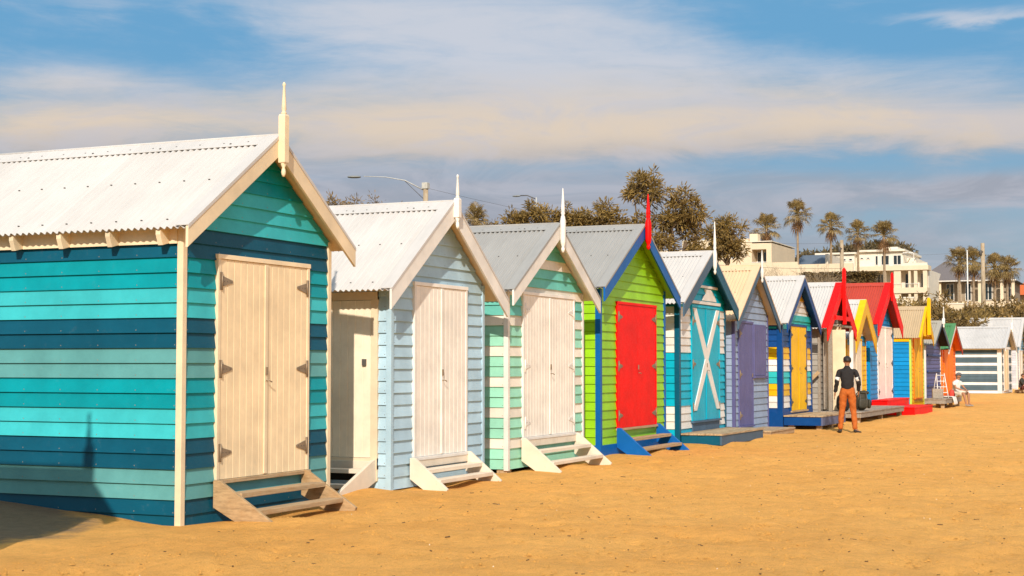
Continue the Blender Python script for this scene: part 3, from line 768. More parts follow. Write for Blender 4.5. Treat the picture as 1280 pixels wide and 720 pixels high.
def crate(x, y, z, w, d, h, label, mat):
    root = empty('wooden_crate', (x, y, z), label, 'crate', rz=.2)
    for k, (a, b, c, e) in enumerate(((-w/2, w/2, -d/2, -d/2+.015), (-w/2, w/2, d/2-.015, d/2), (-w/2, -w/2+.015, -d/2+.016, d/2-.016), (w/2-.015, w/2, -d/2+.016, d/2-.016))):
        mb = MB()
        for i in range(3): mb.box(a, b, c, e, h*i/3+.004, h*(i+1)/3-.006, mat)
        mb.build('side_panel', root)
    mb = MB(); mb.box(-w/2+.016, w/2-.016, -d/2+.016, d/2-.016, .002, .02, mat); mb.build('base', root)
crate(55.55, 8.05, .345, .5, .36, .34, 'wooden crate on the weathered deck left of the ladder', GREYW)
def cloth(x, y, z):
    mb = MB(); nx, ny = 14, 12; vs = []
    for j in range(ny):
        for i in range(nx):
            u = i/(nx-1); v = j/(ny-1); px = u*.75; run = v*.9
            yy = .35-run if run < .4 else -.05-.06*math.sin((run-.4)*3); zz = 0.012 if run < .4 else -(run-.4)*.55
            vs.append((px+.03*math.sin(v*7), yy+.02*math.sin(u*11), zz+.02*abs(math.sin(u*9+v*3))))
    fs = [(j*nx+i, j*nx+i+1, (j+1)*nx+i+1, (j+1)*nx+i) for j in range(ny-1) for i in range(nx-1)]
    mb.mesh(vs, fs, plain('white_towel', (.72, .69, .63, 1), .9), True)
    o = mb.build('towel', None, (x, y, z)); s = o.modifiers.new('s', 'SOLIDIFY'); s.thickness = .012
    tag(o, 'white towel hanging over the front edge of the weathered deck', 'towel')
cloth(56.7, 7.74, .35)

def blobmesh(name, parent, loc, rad, mat, power=2.6, seg=18, squash=None, nz=.06, seed=0):
    """a soft packed shape: superellipsoid with creases"""
    mb = MB(); vs = []; ring = 12
    for j in range(ring+1):
        ph = -PI/2+PI*j/ring
        for i in range(seg):
            th = 2*PI*i/seg
            c = lambda a: math.copysign(abs(math.cos(a))**(2/power), math.cos(a)); s_ = lambda a: math.copysign(abs(math.sin(a))**(2/power), math.sin(a))
            p = Vector((rad[0]*c(ph)*c(th), rad[1]*c(ph)*s_(th), rad[2]*s_(ph)))
            if squash: p = squash(p)
            k = 1+nz*noise.noise(p*6+Vector((seed, 0, 0)))
            vs.append(p*k)
    fs = [(j*seg+i, j*seg+(i+1) % seg, (j+1)*seg+(i+1) % seg, (j+1)*seg+i) for j in range(ring) for i in range(seg)]
    mb.mesh(vs, fs, mat, True)
    return mb.build(name, parent, loc)
BAG = plain('dark_olive_nylon', (.030, .026, .014, 1), .7, scale=14, var=.4); BAG2 = plain('black_nylon', (.008, .008, .008, 1), .6)
STRAPM = plain('grey_webbing', (.10, .095, .08, 1), .8)
def rucksack(x, y, z):
    root = empty('backpack', (x, y, z), 'big dark olive rucksack standing on the bare timber deck beside the man in orange trousers', 'backpack', rz=-1.1); root.scale = (.88, .88, .88)
    blobmesh('main_bag', root, (0, 0, .30), (.22, .16, .29), BAG, 2.4, nz=.22, squash=lambda p: Vector((p.x*(1-.4*max(0, p.z)/.3)+.12*p.z, p.y, p.z)))
    blobmesh('top_flap', root, (.05, -.01, .54), (.17, .15, .06), BAG, 2.2, nz=.2, seed=3)
    blobmesh('front_pocket', root, (0, -.17, .22), (.16, .06, .15), BAG, 3, seed=5)
    blobmesh('side_pocket', root, (.23, 0, .2), (.05, .10, .14), BAG, 3, seed=7); blobmesh('side_pocket', root, (-.23, 0, .2), (.05, .10, .14), BAG, 3, seed=8)
    for sx in (-.1, .1):
        mb = MB(); mb.tube([(sx, -.13, .57), (sx, -.215, .42), (sx, -.235, .25), (sx, -.20, .08)], .011, STRAPM, 6); mb.build('strap', root)
        mb = MB(); mb.tube([(sx, .15, .52), (sx*1.2, .23, .40), (sx*1.3, .22, .22), (sx*1.2, .16, .07)], .018, BAG2, 6); mb.build('shoulder_strap', root)
rucksack(41.0, 7.92, .305)
def holdall(x, y, z):
    root = empty('holdall', (x, y, z), 'black bag on the deck seen between the legs of the man in orange trousers', 'bag', rz=-.9)
    blobmesh('bag_body', root, (0, 0, .22), (.17, .13, .22), BAG2, 3, seed=2)
    mb = MB(); mb.tube([(-.1, 0, .40), (-.08, 0, .5), (.08, 0, .5), (.1, 0, .40)], .012, BAG2, 6); mb.build('carry_handle', root)
holdall(40.05, 8.22, .305)

# ------------------------------------------------------------------ people
def skin(name, parent, verts, edges, mat, sub=2, root=0):
    """verts: [(x,y,z,rx,ry)]"""
    me = D.meshes.new(name); me.from_pydata([v[:3] for v in verts], edges, []); me.materials.append(mat)
    o = D.objects.new(name, me); C.objects.link(o); o.parent = parent
    o.modifiers.new('skin', 'SKIN'); o.modifiers['skin'].use_smooth_shade = True
    for i, v in enumerate(verts):
        sv = me.skin_vertices[0].data[i]; sv.radius = (v[3], v[4]); sv.use_root = (i == root)
    s = o.modifiers.new('sub', 'SUBSURF'); s.levels = sub; s.render_levels = sub
    return o
def creased(o):
    t_ = D.textures.get('cloth_creases') or D.textures.new('cloth_creases', 'CLOUDS'); t_.noise_scale = .09; t_.noise_depth = 2
    o.modifiers['sub'].levels = o.modifiers['sub'].render_levels = 3
    d_ = o.modifiers.new('creases', 'DISPLACE'); d_.texture = t_; d_.strength = .035; d_.mid_level = .45; d_.texture_coords = 'LOCAL'
    return o
SKIN_T = plain('skin_tan', (.36, .17, .09, 1), .55, scale=20, var=.05)
def person(loc, rz, J, label, shirt, pants, hairm, shoe=None, sleeve='long', shorts=False, band=None, hat=None, hair_long=False, sc_=1.0):
    """J: joints in metres; local +y is forward. keys: pelvis chest neck head; hipL kneeL ankL; shL elL wrL and R"""
    root = empty('person', loc, label, 'person', rz=rz); root.scale = (sc_,)*3
    V = []; E_ = []
    def add(p, r, prev=None, r2=None):
        V.append((*p, r, r2 or r)); i = len(V)-1
        if prev is not None: E_.append((prev, i))
        return i
    lerp = lambda a, b, t_: tuple(a[k]+(b[k]-a[k])*t_ for k in range(3))
    pv = add(J['pelvis'], .105, None, .085); ws = add(lerp(J['pelvis'], J['chest'], .45), .10, pv, .08); ch = add(J['chest'], .12, ws, .09)
    nk = add(J['neck'], .055, ch); hd = J['head']; up = (Vector(hd)-Vector(J['neck'])).normalized(); f = Vector(J.get('face', (0, 1, 0))).normalized(); sd = f.cross(up).normalized()
    h0 = add(tuple(Vector(hd)-up*.085+f*.01), .052, nk); h1 = add(tuple(Vector(hd)-up*.02), .082, h0, .078); h2 = add(tuple(Vector(hd)+up*.055-f*.005), .078, h1)
    nose = add(tuple(Vector(hd)-up*.01+f*.10), .011, h1)
    chin = add(tuple(Vector(hd)-up*.085+f*.065), .026, h0)
    for s_ in (1, -1): add(tuple(Vector(hd)+sd*s_*.088-up*.01), .014, h1)
    for S in 'LR':
        hp, kn, an = J['hip'+S], J['knee'+S], J['ank'+S]
        a = add(hp, .082, pv); b = add(lerp(hp, kn, .5), .068, a); c = add(kn, .052, b); d = add(lerp(kn, an, .35), .052, c); e = add(an, .035, d)
        fwd = Vector(J.get('foot'+S, (0, 1, 0))).normalized(); add(tuple(Vector(an)+fwd*.12-Vector((0, 0, .045))), .032, e, .022)
        sh, elb, wr = J['sh'+S], J['el'+S], J['wr'+S]
        a = add(lerp(J['chest'], sh, .55), .07, ch); a = add(sh, .055, a); b = add(lerp(sh, elb, .5), .043, a); c = add(elb, .036, b); d = add(wr, .024, c, .02)
        ar = (Vector(wr)-Vector(elb)).normalized(); pl = add(tuple(Vector(wr)+ar*.055), .034, d, .015)
        sx = 1 if S == 'R' else -1; wd = Vector(J.get('palm'+S, (0, 1, 0))).normalized()
        for q, ln in ((-1.5, .062), (-.5, .075), (.5, .080), (1.5, .070)):
            p0 = Vector(wr)+ar*.095+wd*q*.017; p1 = p0+ar*ln*.5; p2 = p0+ar*ln+Vector((-sx*.012, .004, 0))
            i0 = add(tuple(p0), .0095, pl); i1 = add(tuple(p1), .0085, i0); add(tuple(p2), .007, i1)
        p0 = Vector(wr)+ar*.045+wd*.035; p1 = p0+ar*.045+wd*.018; i0 = add(tuple(p0), .010, pl); add(tuple(p1), .0085, i0)
    body = skin('body', root, V, E_, SKIN_T)
    # shirt
    V = []; E_ = []
    base = lerp(J['pelvis'], J['chest'], -.10)
    a = add(base, .165, None, .135); b = add(lerp(J['pelvis'], J['chest'], .38), .150, a, .12); b = add(lerp(J['pelvis'], J['chest'], .75), .155, b, .12); c = add(lerp(J['pelvis'], J['chest'], 1.05), .165, b, .125); d = add(lerp(J['chest'], J['neck'], .70), .082, c, .075); add(lerp(J['chest'], J['neck'], 1.22), .066, d)
    end = 1.0 if sleeve == 'long' else .5
    for S in 'LR':
        sh, elb, wr = J['sh'+S], J['el'+S], J['wr'+S]
        p = add(lerp(J['chest'], sh, .6), .082, c); p = add(sh, .062, p)
        if sleeve == 'long': p = add(lerp(sh, elb, .5), .060, p); p = add(elb, .054, p); p = add(lerp(elb, wr, .6), .044, p); p = add(lerp(elb, wr, .98), .040, p)
        else: p = add(lerp(sh, elb, .65), .060, p)
    creased(skin('shirt', root, V, E_, shirt))
    # trousers
    V = []; E_ = []
    a = add(J['pelvis'], .140, None, .115); add(lerp(J['pelvis'], J['chest'], .35), .128, a, .10)
    for S in 'LR':
        hp, kn, an = J['hip'+S], J['knee'+S], J['ank'+S]
        p = add(hp, .108, a); p = add(lerp(hp, kn, .5), .088, p)
        if shorts: p = add(lerp(hp, kn, .9), .072, p)
        else: p = add(kn, .072, p); p = add(lerp(kn, an, .45), .066, p); p = add(lerp(kn, an, .80), .060, p); p = add(lerp(kn, an, 1.02), .062, p)
    creased(skin('trousers' if not shorts else 'shorts', root, V, E_, pants))
    if shoe:
        for S in 'LR':
            an = Vector(J['ank'+S]); fwd = Vector(J.get('foot'+S, (0, 1, 0))).normalized()
            V = []; E_ = []
            p = add(tuple(an+Vector((0, 0, .005))), .044); p = add(tuple(an-fwd*.02-Vector((0, 0, .045))), .046, p, .04); q = add(tuple(an+fwd*.09-Vector((0, 0, .058))), .044, p, .030); add(tuple(an+fwd*.19-Vector((0, 0, .066))), .036, q, .022)
            skin('shoe', root, V, E_, shoe)
    if band:
        for S in 'LR':
            sh, elb = J['sh'+S], J['el'+S]; mb = MB(); mb.tube([lerp(sh, elb, .60), lerp(sh, elb, .92)], [.062, .057], band, 14, cap=False)
            o = mb.build('armband', root); s = o.modifiers.new('s', 'SOLIDIFY'); s.thickness = .004
    # hair or hat
    hv = Vector(hd)
    def cap(name, mat, rr, low, k=1.0, back=.0):
        mb = MB(); vs = []; fs = []; sg = 18; rg = 8
        for j in range(rg+1):
            ph = PI/2-(PI/2+low)*j/rg
            for i in range(sg):
                th = 2*PI*i/sg; dx = math.cos(th); dy = math.sin(th)
                zz = math.sin(ph)
                # hairline rises at the face
                if dy > .3 and j > rg*.55: zz = max(zz, .12+.25*dy)
                rad = rr*math.sqrt(max(0, 1-min(1, abs(zz))**2))
                p = sd*dx*rad*.98+f*(dy*rad*1.12-back)+up*(zz*rr*1.05)
                vs.append(hv+up*.025+p*(1+.05*noise.noise(Vector((dx*4, dy*4, j*.8)))))
        fs = [(j*sg+i, j*sg+(i+1) % sg, (j+1)*sg+(i+1) % sg, (j+1)*sg+i) for j in range(rg) for i in range(sg)]
        mb.mesh(vs, [tuple(reversed(q)) for q in fs], mat, True); o = mb.build(name, root); s = o.modifiers.new('s', 'SOLIDIFY'); s.thickness = .01; s.offset = 1; return o
    if hat:
        cap('hat', hat, .102, .15)
    cap('hair', hairm, .084, .42 if not hair_long else 1.1, back=.012)
    return root
HAIR = plain('dark_hair', (.016, .011, .008, 1), .6, scale=30, var=.4); HAIRB = plain('brown_hair', (.07, .035, .015, 1), .6, scale=30, var=.3)
BLACKS = plain('black_jersey', (.012, .010, .010, 1), .85); ORPANTS = plain('burnt_orange_cotton', (.44, .105, .010, 1), .85, scale=14)
BANDM = plain('white_elastic', (.7, .66, .6, 1), .7); SHOEM = plain('dark_trainer', (.025, .02, .016, 1), .7)
stand = dict(pelvis=(0, 0, .97), chest=(.0, .0, 1.30), neck=(0, .0, 1.50), head=(0, .02, 1.625), hipL=(-.085, 0, .92), hipR=(.085, 0, .92), kneeL=(-.125, .03, .50), kneeR=(.13, .03, .50), ankL=(-.17, .02, .085), ankR=(.16, -.10, .085),
    footL=(-.25, 1, 0), footR=(.75, .8, 0), shL=(-.175, 0, 1.415), shR=(.175, 0, 1.415), elL=(-.235, -.04, 1.15), elR=(.25, -.04, 1.15), wrL=(-.27, .02, .92), wrR=(.25, .10, .95), palmL=(0, 1, 0), palmR=(0, 1, 0), face=(-.2, 1, 0))
gzp = lambda x, y: zg(x, y)
person((34.62, 7.0, gzp(34.62, 7.0)), math.radians(-76), stand, 'man standing with his back turned, black top with white armbands and orange trousers', BLACKS, ORPANTS, HAIR, SHOEM, band=BANDM)
sit = dict(pelvis=(0, 0, .12), chest=(0, .06, .44), neck=(0, .10, .64), head=(0, .14, .77), hipL=(-.09, .04, .10), hipR=(.09, .04, .10), kneeL=(-.14, .46, .16), kneeR=(.14, .47, .14), ankL=(-.12, .50, -.24), ankR=(.12, .55, -.24),
    shL=(-.18, .06, .57), shR=(.18, .06, .57), elL=(-.25, .20, .34), elR=(.25, .20, .34), wrL=(-.12, .40, .26), wrR=(.10, .42, .26), face=(0, 1, -.1), palmL=(1, 0, 0), palmR=(-1, 0, 0))
person((57.85, 7.74, .345), PI-.5, sit, 'man in white shirt, pale shorts and grey cap sitting on the deck edge', plain('white_cotton', (.70, .68, .64, 1), .9), plain('pale_shorts_cotton', (.62, .56, .44, 1), .9), HAIR, shoe=plain('grey_shoe', (.3, .28, .25, 1), .8), sleeve='short', shorts=True, hat=plain('grey_cap', (.12, .12, .13, 1), .9))
mb = MB(); o = blobmesh('red_bag', None, (57.35, 7.80, .345+.14), (.13, .09, .14), plain('red_nylon', (.55, .05, .03, 1), .7), 3, seed=4); tag(o, 'small red bag on the deck beside the seated man in white', 'bag')
deck_z = .18
sit2 = dict(sit); sit2.update(ankL=(-.12, .48, -.16), ankR=(.12, .52, -.16), kneeL=(-.14, .44, .22), kneeR=(.14, .45, .22))
person((86.1, 8.12, deck_z+.01), PI-.2, sit2, 'person in a dark top sitting on the low deck at the far right, leaning forward', plain('charcoal_knit', (.035, .035, .03, 1), .9), plain('dark_red_skirt', (.12, .03, .02, 1), .9), HAIRB, shoe=SHOEM, hair_long=True)
person((87.35, 8.10, deck_z+.01), PI+.35, sit2, 'person in a salmon pink top sitting right of the one in the dark top', plain('salmon_cotton', (.65, .28, .2, 1), .9), plain('blue_denim', (.06, .11, .18, 1), .9), HAIRB, shoe=SHOEM, hair_long=True)

# ------------------------------------------------------------------ litter on the sand
def litter():
    mb = MB(); m1 = plain('dry_seaweed', (.16, .085, .03, 1), .9); m2 = plain('shell_grit', (.75, .65, .5, 1), .7)
    rnd = random.Random(11)
    for i in range(650):
        x = 8+36*rnd.random()**1.3; y = rnd.uniform(.5, 8.1); z = zg(x, y)
        if i % 9 == 0:
            r = rnd.uniform(.004, .009); mb.mesh([(x+r, y, z), (x-r*.5, y+r*.8, z), (x-r*.5, y-r*.8, z), (x, y, z+r*1.2)], [(0, 1, 3), (1, 2, 3), (2, 0, 3)], m2)
        else:
            a = rnd.uniform(0, PI*2); L = rnd.uniform(.008, .022)+(.05*rnd.random() if rnd.random() < .12 else 0); w_ = rnd.uniform(.002, .0055); p = [Vector((x, y, z+.004))]
            for k in range(3): a += rnd.uniform(-.8, .8); p.append(p[-1]+Vector((math.cos(a), math.sin(a), rnd.uniform(-.1, .25)))*L/2)
            mb.tube(p, w_, m1, 4)
    o = mb.build('seaweed_litter'); kind(o, 'stuff', 'dry seaweed flecks and shell grit scattered on the sand', 'seaweed')
litter()
def clods():
    """small crumbs and ridges of the same sand, which give the surface its grain in low sun"""
    mb = MB(); m = D.materials['sand']; rnd = random.Random(17)
    for i in range(15000):
        x = 8+20*rnd.random()**1.4; y = rnd.uniform(.8, 8.3); z = zg(x, y); r = rnd.uniform(.005, .014)*(1.7 if rnd.random() < .06 else 1); a = rnd.uniform(0, PI)
        c_, s_ = math.cos(a), math.sin(a); pts = [(r*1.5, 0, -r*.4), (0, r, -r*.4), (-r*1.3, 0, -r*.4), (0, -r*.9, -r*.4), (r*.2, r*.1, r*.75)]
        mb.mesh([(x+p[0]*c_-p[1]*s_, y+p[0]*s_+p[1]*c_, z+p[2]) for p in pts], [(0, 1, 4), (1, 2, 4), (2, 3, 4), (3, 0, 4)], m, True)
    o = mb.build('sand_crumbs'); kind(o, 'stuff', 'small crumbs of dried sand lying on the beach', 'sand')
clods()

# ------------------------------------------------------------------ vegetation
OLIVE = leafmat('olive_needles', (.13, .085, .022, 1), (.25, .16, .040, 1), (.40, .26, .07, 1))
OLIVED = leafmat('dark_scrub_leaves', (.12, .08, .025, 1), (.25, .155, .045, 1), (.40, .25, .08, 1))
HEDGEM = leafmat('hedge_leaves', (.09, .058, .018, 1), (.16, .10, .03, 1), (.25, .16, .05, 1))
PALMG = leafmat('palm_fronds', (.16, .11, .035, 1), (.30, .20, .06, 1), (.48, .33, .13, 1))
PALMD = leafmat('dead_palm_fronds', (.26, .13, .05, 1), (.34, .18, .07, 1), (.20, .10, .035, 1))
FAR = leafmat('far_tree_leaves', (.10, .075, .035, 1), (.16, .12, .055, 1), (.22, .16, .075, 1))
BARK = wood('bark', (.16, .10, .055, 1), (.07, .045, .025, 1), axis=(6, 6, 1)); PBARK = wood('palm_bark', (.34, .25, .16, 1), (.18, .12, .07, 1), axis=(2, 2, 14))
TWIG = plain('pale_twigs', (.36, .26, .16, 1), .9)

def leaf(mb, p, d, L, w_, mat, rnd):
    """one narrow leaf: a bent quad"""
    d = d.normalized(); s = d.cross(Vector((rnd.uniform(-1, 1), rnd.uniform(-1, 1), rnd.uniform(-1, 1))))
    if s.length < 1e-3: s = Vector((1, 0, 0))
    s = s.normalized()*w_/2
    k = len(mb.v); a = p-s*.6; b = p+s*.6; c = p+d*L*.5+s; e = p+d*L*.5-s; t_ = p+d*L+Vector((0, 0, -L*.12))
    mb.v += [tuple(a), tuple(b), tuple(c), tuple(t_), tuple(e)]; mb.f.append((k, k+1, k+2, k+3, k+4)); mb.m.append(mb.mi(mat)); mb.sm.append(False)

def tufts(mb, c, r, n_tuft, n_leaf, L, w_, mat, rnd, up=.12, flat=1.0, rt=.35):
    c = Vector(c)
    for i in range(n_tuft):
        v = Vector((rnd.gauss(0, 1), rnd.gauss(0, 1), rnd.gauss(0, 1))).normalized()*(rnd.random()**.42)*r*(1+.13*rnd.gauss(0, 1))
        v.z *= flat; tc_ = c+v; out_ = v.normalized()*.7+Vector((0, 0, up)); q = rt*rnd.uniform(.6, 1.2)
        for k in range(n_leaf):
            dd = Vector((rnd.gauss(0, 1), rnd.gauss(0, 1), rnd.gauss(0, 1))).normalized()
            leaf(mb, tc_+dd*q*rnd.random(), dd*1.1+out_*.7, L*rnd.uniform(.6, 1.3), w_, mat, rnd)

def limb(mb, a, b, r0, r1, mat, rnd, bend=.12, n_=5, seg=6):
    a, b = Vector(a), Vector(b); L = (b-a).length; pts = [a+(b-a)*i/n_+(Vector((rnd.gauss(0, 1), rnd.gauss(0, 1), rnd.gauss(0, .4)))*L*bend*math.sin(PI*i/n_) if 0 < i < n_ else Vector()) for i in range(n_+1)]
    mb.tube(pts, [r0+(r1-r0)*i/n_ for i in range(n_+1)], mat, seg); return pts

def twigs(mb, p, d, L, r, depth, mat, rnd, spread=.5):
    p = Vector(p); d = d.normalized(); e = p+d*L; mid = p+d*L*.5+Vector((rnd.gauss(0, 1), rnd.gauss(0, 1), rnd.gauss(0, 1)))*L*.06
    mb.tube([p, mid, e], [r, r*.8, r*.6], mat, 4, cap=False)
    if depth <= 0: return
    for k in range(rnd.choice((2, 3, 3))):
        nd = d+Vector((rnd.gauss(0, 1), rnd.gauss(0, 1), rnd.gauss(0, .7)))*spread
        twigs(mb, p+d*L*rnd.uniform(.5, 1), nd, L*rnd.uniform(.6, .85), r*.6, depth-1, mat, rnd, spread)

def tree(name, label, cat, base, clumps, trunks, mat, seed, dens=26, nl=34, L=.22, w_=.055, group=None, rt=.33, bare=0, tr=.16, flat=.8, barkm=None):
    rnd = random.Random(seed); root = empty(name, base, label, cat, group); B = Vector(base); bk = barkm or BARK
    mb = MB(); mb.v = []
    for (tx_, ty, h) in trunks:
        top = Vector((tx_, ty, h)); pts = limb(mb, (tx_*.15, ty*.15, -.3), top, tr, tr*.55, bk, rnd, .07, 6, 8)
        for (cx, cy, cz, r) in clumps:
            c = Vector((cx, cy, cz))-B
            near = min(trunks, key=lambda q: (Vector(q)-c).length)
            if near == (tx_, ty, h):
                st_ = pts[3] if c.z < h*.8 else pts[5]
                limb(mb, st_, c+Vector((0, 0, -r*.2)), tr*.4, .03, bk, rnd, .1, 5, 6)
                for k in range(6+bare*4):
                    dd = Vector((rnd.gauss(0, 1), rnd.gauss(0, 1), rnd.gauss(.5, .6)))
                    twigs(mb, c+Vector((0, 0, -r*.5)), dd, r*.45, .022, 2, bk, rnd)
    mb.build('trunk', root)
    mb = MB()
    for (cx, cy, cz, r) in clumps:
        tufts(mb, Vector((cx, cy, cz))-B, r, int(dens*r*r)+4, nl, L, w_, mat, rnd, flat=flat, rt=rt)
    mb.build('crown', root)
    return root

def gb(x, y): return (x, y, zg(x, y)-.05)
tree('tea_tree', 'big olive brown tea tree with a high tuft and open branches behind the lime hut', 'tree', gb(71.2, 23.6),
     [(71, 24.3, 10.55, .75), (71, 23.9, 10.0, .8), (70.8, 24.8, 10.0, .45), (71.3, 22.5, 9.75, .75), (71.5, 21.9, 9.0, .8), (71.6, 22.6, 8.6, .8), (71.5, 23.2, 8.6, .7), (70.8, 24.4, 8.3, .75), (71.8, 22.1, 7.9, .6),
      (71.2, 23.5, 7.6, .7), (71.8, 21.9, 7.2, .5), (71.8, 22.9, 6.8, .5), (71, 24.2, 7.2, .6)], [(-.1, .5, 6.0), (.2, -.6, 5.2), (.3, -1.3, 4.4)], OLIVE, 21, dens=33, nl=38, bare=1)
tree('tea_tree', 'rounded olive brown tea tree left of the red finial', 'tree', gb(70.3, 26.0),
     [(70.3, 26.3, 8.7, .75), (70.2, 27.0, 8.5, .6), (70.4, 25.6, 8.6, .8), (70.6, 25.1, 8.2, .7), (70.3, 26.6, 8.0, .8), (70.4, 25.7, 7.8, .8), (70.3, 26.0, 9.2, .45)], [(0, .2, 4.4), (.1, -.4, 4.2)], OLIVE, 22, dens=33, nl=38)
tree('tea_tree', 'dense small tree beside the cream house behind the beige roofed hut', 'tree', gb(82.8, 23.4),
     [(82.7, 23.8, 9.0, .8), (82.8, 23.0, 9.1, .8), (82.8, 23.4, 8.5, 1.0), (82.8, 22.9, 8.0, .7), (82.7, 24.0, 8.1, .7), (82.8, 23.5, 9.6, .3)], [(0, 0, 4.8)], OLIVE, 23, dens=30, nl=40)
tree('coastal_bush', 'wide low bush whose top shows above the mint hut, left of its white finial', 'bush', gb(69, 29.4),
     [(68.6, 30.4, 8.6, .55), (68.8, 29.8, 8.7, .6), (69, 29.2, 8.95, .6), (69.2, 28.6, 8.75, .6), (68.8, 30.0, 8.1, .85), (69.1, 28.9, 8.1, .85), (69.0, 29.4, 9.3, .3)], [(0, 0, 4.9)], OLIVE, 24, dens=33, nl=38)
tree('coastal_bush', 'bush just right of the white finial on the mint hut', 'bush', gb(69.7, 27.6), [(69.6, 27.9, 8.9, .55), (69.8, 27.3, 8.9, .55), (69.7, 27.6, 8.2, .8)], [(0, 0, 4.6)], OLIVE, 25, dens=36, nl=40)
tree('coastal_bush', 'tiny bush top between the squat palm and the wide bush', 'bush', gb(72.8, 33.1), [(72.8, 33.1, 8.8, .4), (72.8, 33.3, 8.4, .5)], [(0, 0, 4.8)], OLIVED, 26, dens=40)
tree('dry_bush', 'twiggy dry bush showing above the pale blue hut roof', 'bush', gb(51.7, 30.5), [(51.6, 30.6, 7.75, .5), (51.9, 29.9, 7.65, .5), (51.4, 31.1, 7.6, .45), (51.6, 30.3, 7.2, .8)], [(0, 0, 3.9), (.1, .5, 4.0)], OLIVED, 27, dens=20, nl=26, bare=2, L=.18, w_=.035)
tree('dry_bush', 'sparse twiggy shrub top just left of the street lamp pole', 'bush', gb(52.6, 28.7), [(52.5, 29.1, 7.9, .3), (52.6, 28.6, 7.55, .3), (52.7, 28.2, 7.5, .25)], [(0, 0, 4.0)], OLIVED, 28, dens=30, nl=14, bare=2, L=.15, w_=.03)

def bare_shrub(x, y, h, label, seed, r=1.2):
    rnd = random.Random(seed); z = zg(x, y); root = empty('bare_shrub', (x, y, z), label, 'shrub', 'pale leafless shrubs before the houses')
    mb = MB(); zz = h-z
    for k in range(9):
        a = rnd.uniform(0, 2*PI); d = Vector((math.cos(a)*.35*r, math.sin(a)*.45*r, 1)); twigs(mb, (rnd.uniform(-.3, .3), rnd.uniform(-r, r)*.5, zz*.35), d, zz*.25, .035, 4, TWIG, rnd, .42)
    mb.tube([(0, 0, -.2), (0, 0, zz*.36)], [.09, .05], TWIG, 6); mb.build('branches', root)
bare_shrub(104, 27.6, 8.7, 'pale leafless shrub against the low cream wall, right of the first palm', 31)
bare_shrub(104, 25.2, 8.6, 'pale leafless shrub in front of the blue grey roof', 32)
bare_shrub(104, 23.0, 8.8, 'pale leafless shrub in front of the white upper wall', 33, 1.0)
bare_shrub(80, 25.6, 8.0, 'tangle of bare pale branches below the big tea tree', 34, 1.6)

def palm(x, y, ztop, R_, label, seed, lean=0., group='tall fan palms behind the huts', trunk_r=.14, base=None, skirtk=.8, nfr=50):
    rnd = random.Random(seed); z = base if base is not None else zg(x, y)-.1; root = empty('fan_palm', (x, y, z), label, 'palm tree', group)
    R_ *= 1.2; H = ztop-z-R_*.72; mb = MB(); pts = [(lean*(i/8)**2, 0, H*i/8) for i in range(9)]; pts[0] = (0, 0, -.3)
    mb.tube(pts, [trunk_r*(1.35-.45*min(1, i/2.5)) if i < 3 else trunk_r*(.92-.02*i) for i in range(9)], PBARK, 10); mb.build('trunk', root)
    top = Vector(pts[-1])
    def frond(mb, d, pet, fr, mat, droop, nseg=15):
        d = d.normalized(); base_ = top+Vector((0, 0, rnd.uniform(-.15, .15))); tip = base_+d*pet+Vector((0, 0, -droop*pet*.3))
        mb.tube([base_, tip], [.03, .018], mat, 3, cap=False)
        dd = (tip-base_).normalized(); side = dd.cross(Vector((0, 0, 1)))
        if side.length < .1: side = Vector((1, 0, 0))
        side.normalize(); upv = side.cross(dd)
        for k in range(nseg):
            a = (k/(nseg-1)-.5)*math.radians(230); v = dd*math.cos(a)+side*math.sin(a)
            Ls = fr*(1-.22*abs(k/(nseg-1)-.5)*2)*rnd.uniform(.85, 1.1); w_ = fr*.085
            p1 = tip+v*Ls*.55+upv*.03; p2 = tip+v*Ls+Vector((0, 0, -Ls*(.28+droop*.3)*rnd.uniform(.7, 1.4)))
            s = v.cross(upv).normalized()*w_/2; kk = len(mb.v)
            mb.v += [tuple(tip), tuple(p1+s), tuple(p2), tuple(p1-s)]; mb.f.append((kk, kk+1, kk+2, kk+3)); mb.m.append(mb.mi(mat)); mb.sm.append(False)
    mb = MB()
    for i in range(nfr):
        a = i*2.399963+rnd.uniform(-.2, .2); e_ = math.radians(rnd.uniform(-35, 80)) if i > 5 else math.radians(rnd.uniform(55, 88))
        d = Vector((math.cos(a)*math.cos(e_), math.sin(a)*math.cos(e_), math.sin(e_)))
        frond(mb, d, R_*rnd.uniform(.48, .66), R_*rnd.uniform(.38, .50), PALMG, .10+.30*(1-math.sin(e_)))
    mb.build('fronds', root)
    mb = MB()
    for i in range(int(20*skirtk)):
        a = i*2.39996; e_ = math.radians(rnd.uniform(-86, -55)); d = Vector((math.cos(a)*math.cos(e_), math.sin(a)*math.cos(e_), math.sin(e_)))
        frond(mb, d, R_*rnd.uniform(.3, .55), R_*rnd.uniform(.35, .5), PALMD, .9, 9)
    mb.build('dead_fronds', root)
palm(145.3, 37.1, 16.2, 1.55, 'fan palm in front of the cream house, leftmost of the tall row', 41)
palm(146.1, 34.2, 17.5, 1.5, 'tallest fan palm, second in the row, with a hanging skirt', 42)
palm(146.7, 31.1, 16.2, 1.35, 'fan palm between the tallest palm and a timber pole, third in the row', 43)
palm(147.2, 28.6, 15.4, 1.25, 'smaller fan palm in front of the white upper floor, fourth in the row', 44)
palm(147.7, 26.2, 15.3, 1.45, 'fan palm before the upper windows of the mansion, rightmost of the tall row', 45)
palm(148.8, 19.4, 12.6, 1.35, 'short thick crowned palm left of the thin white mast', 46, group='short palms before the bungalow')
palm(148.9, 18.1, 12.5, 1.35, 'short thick crowned palm between the white mast and the wooden pole', 47, group='short palms before the bungalow')
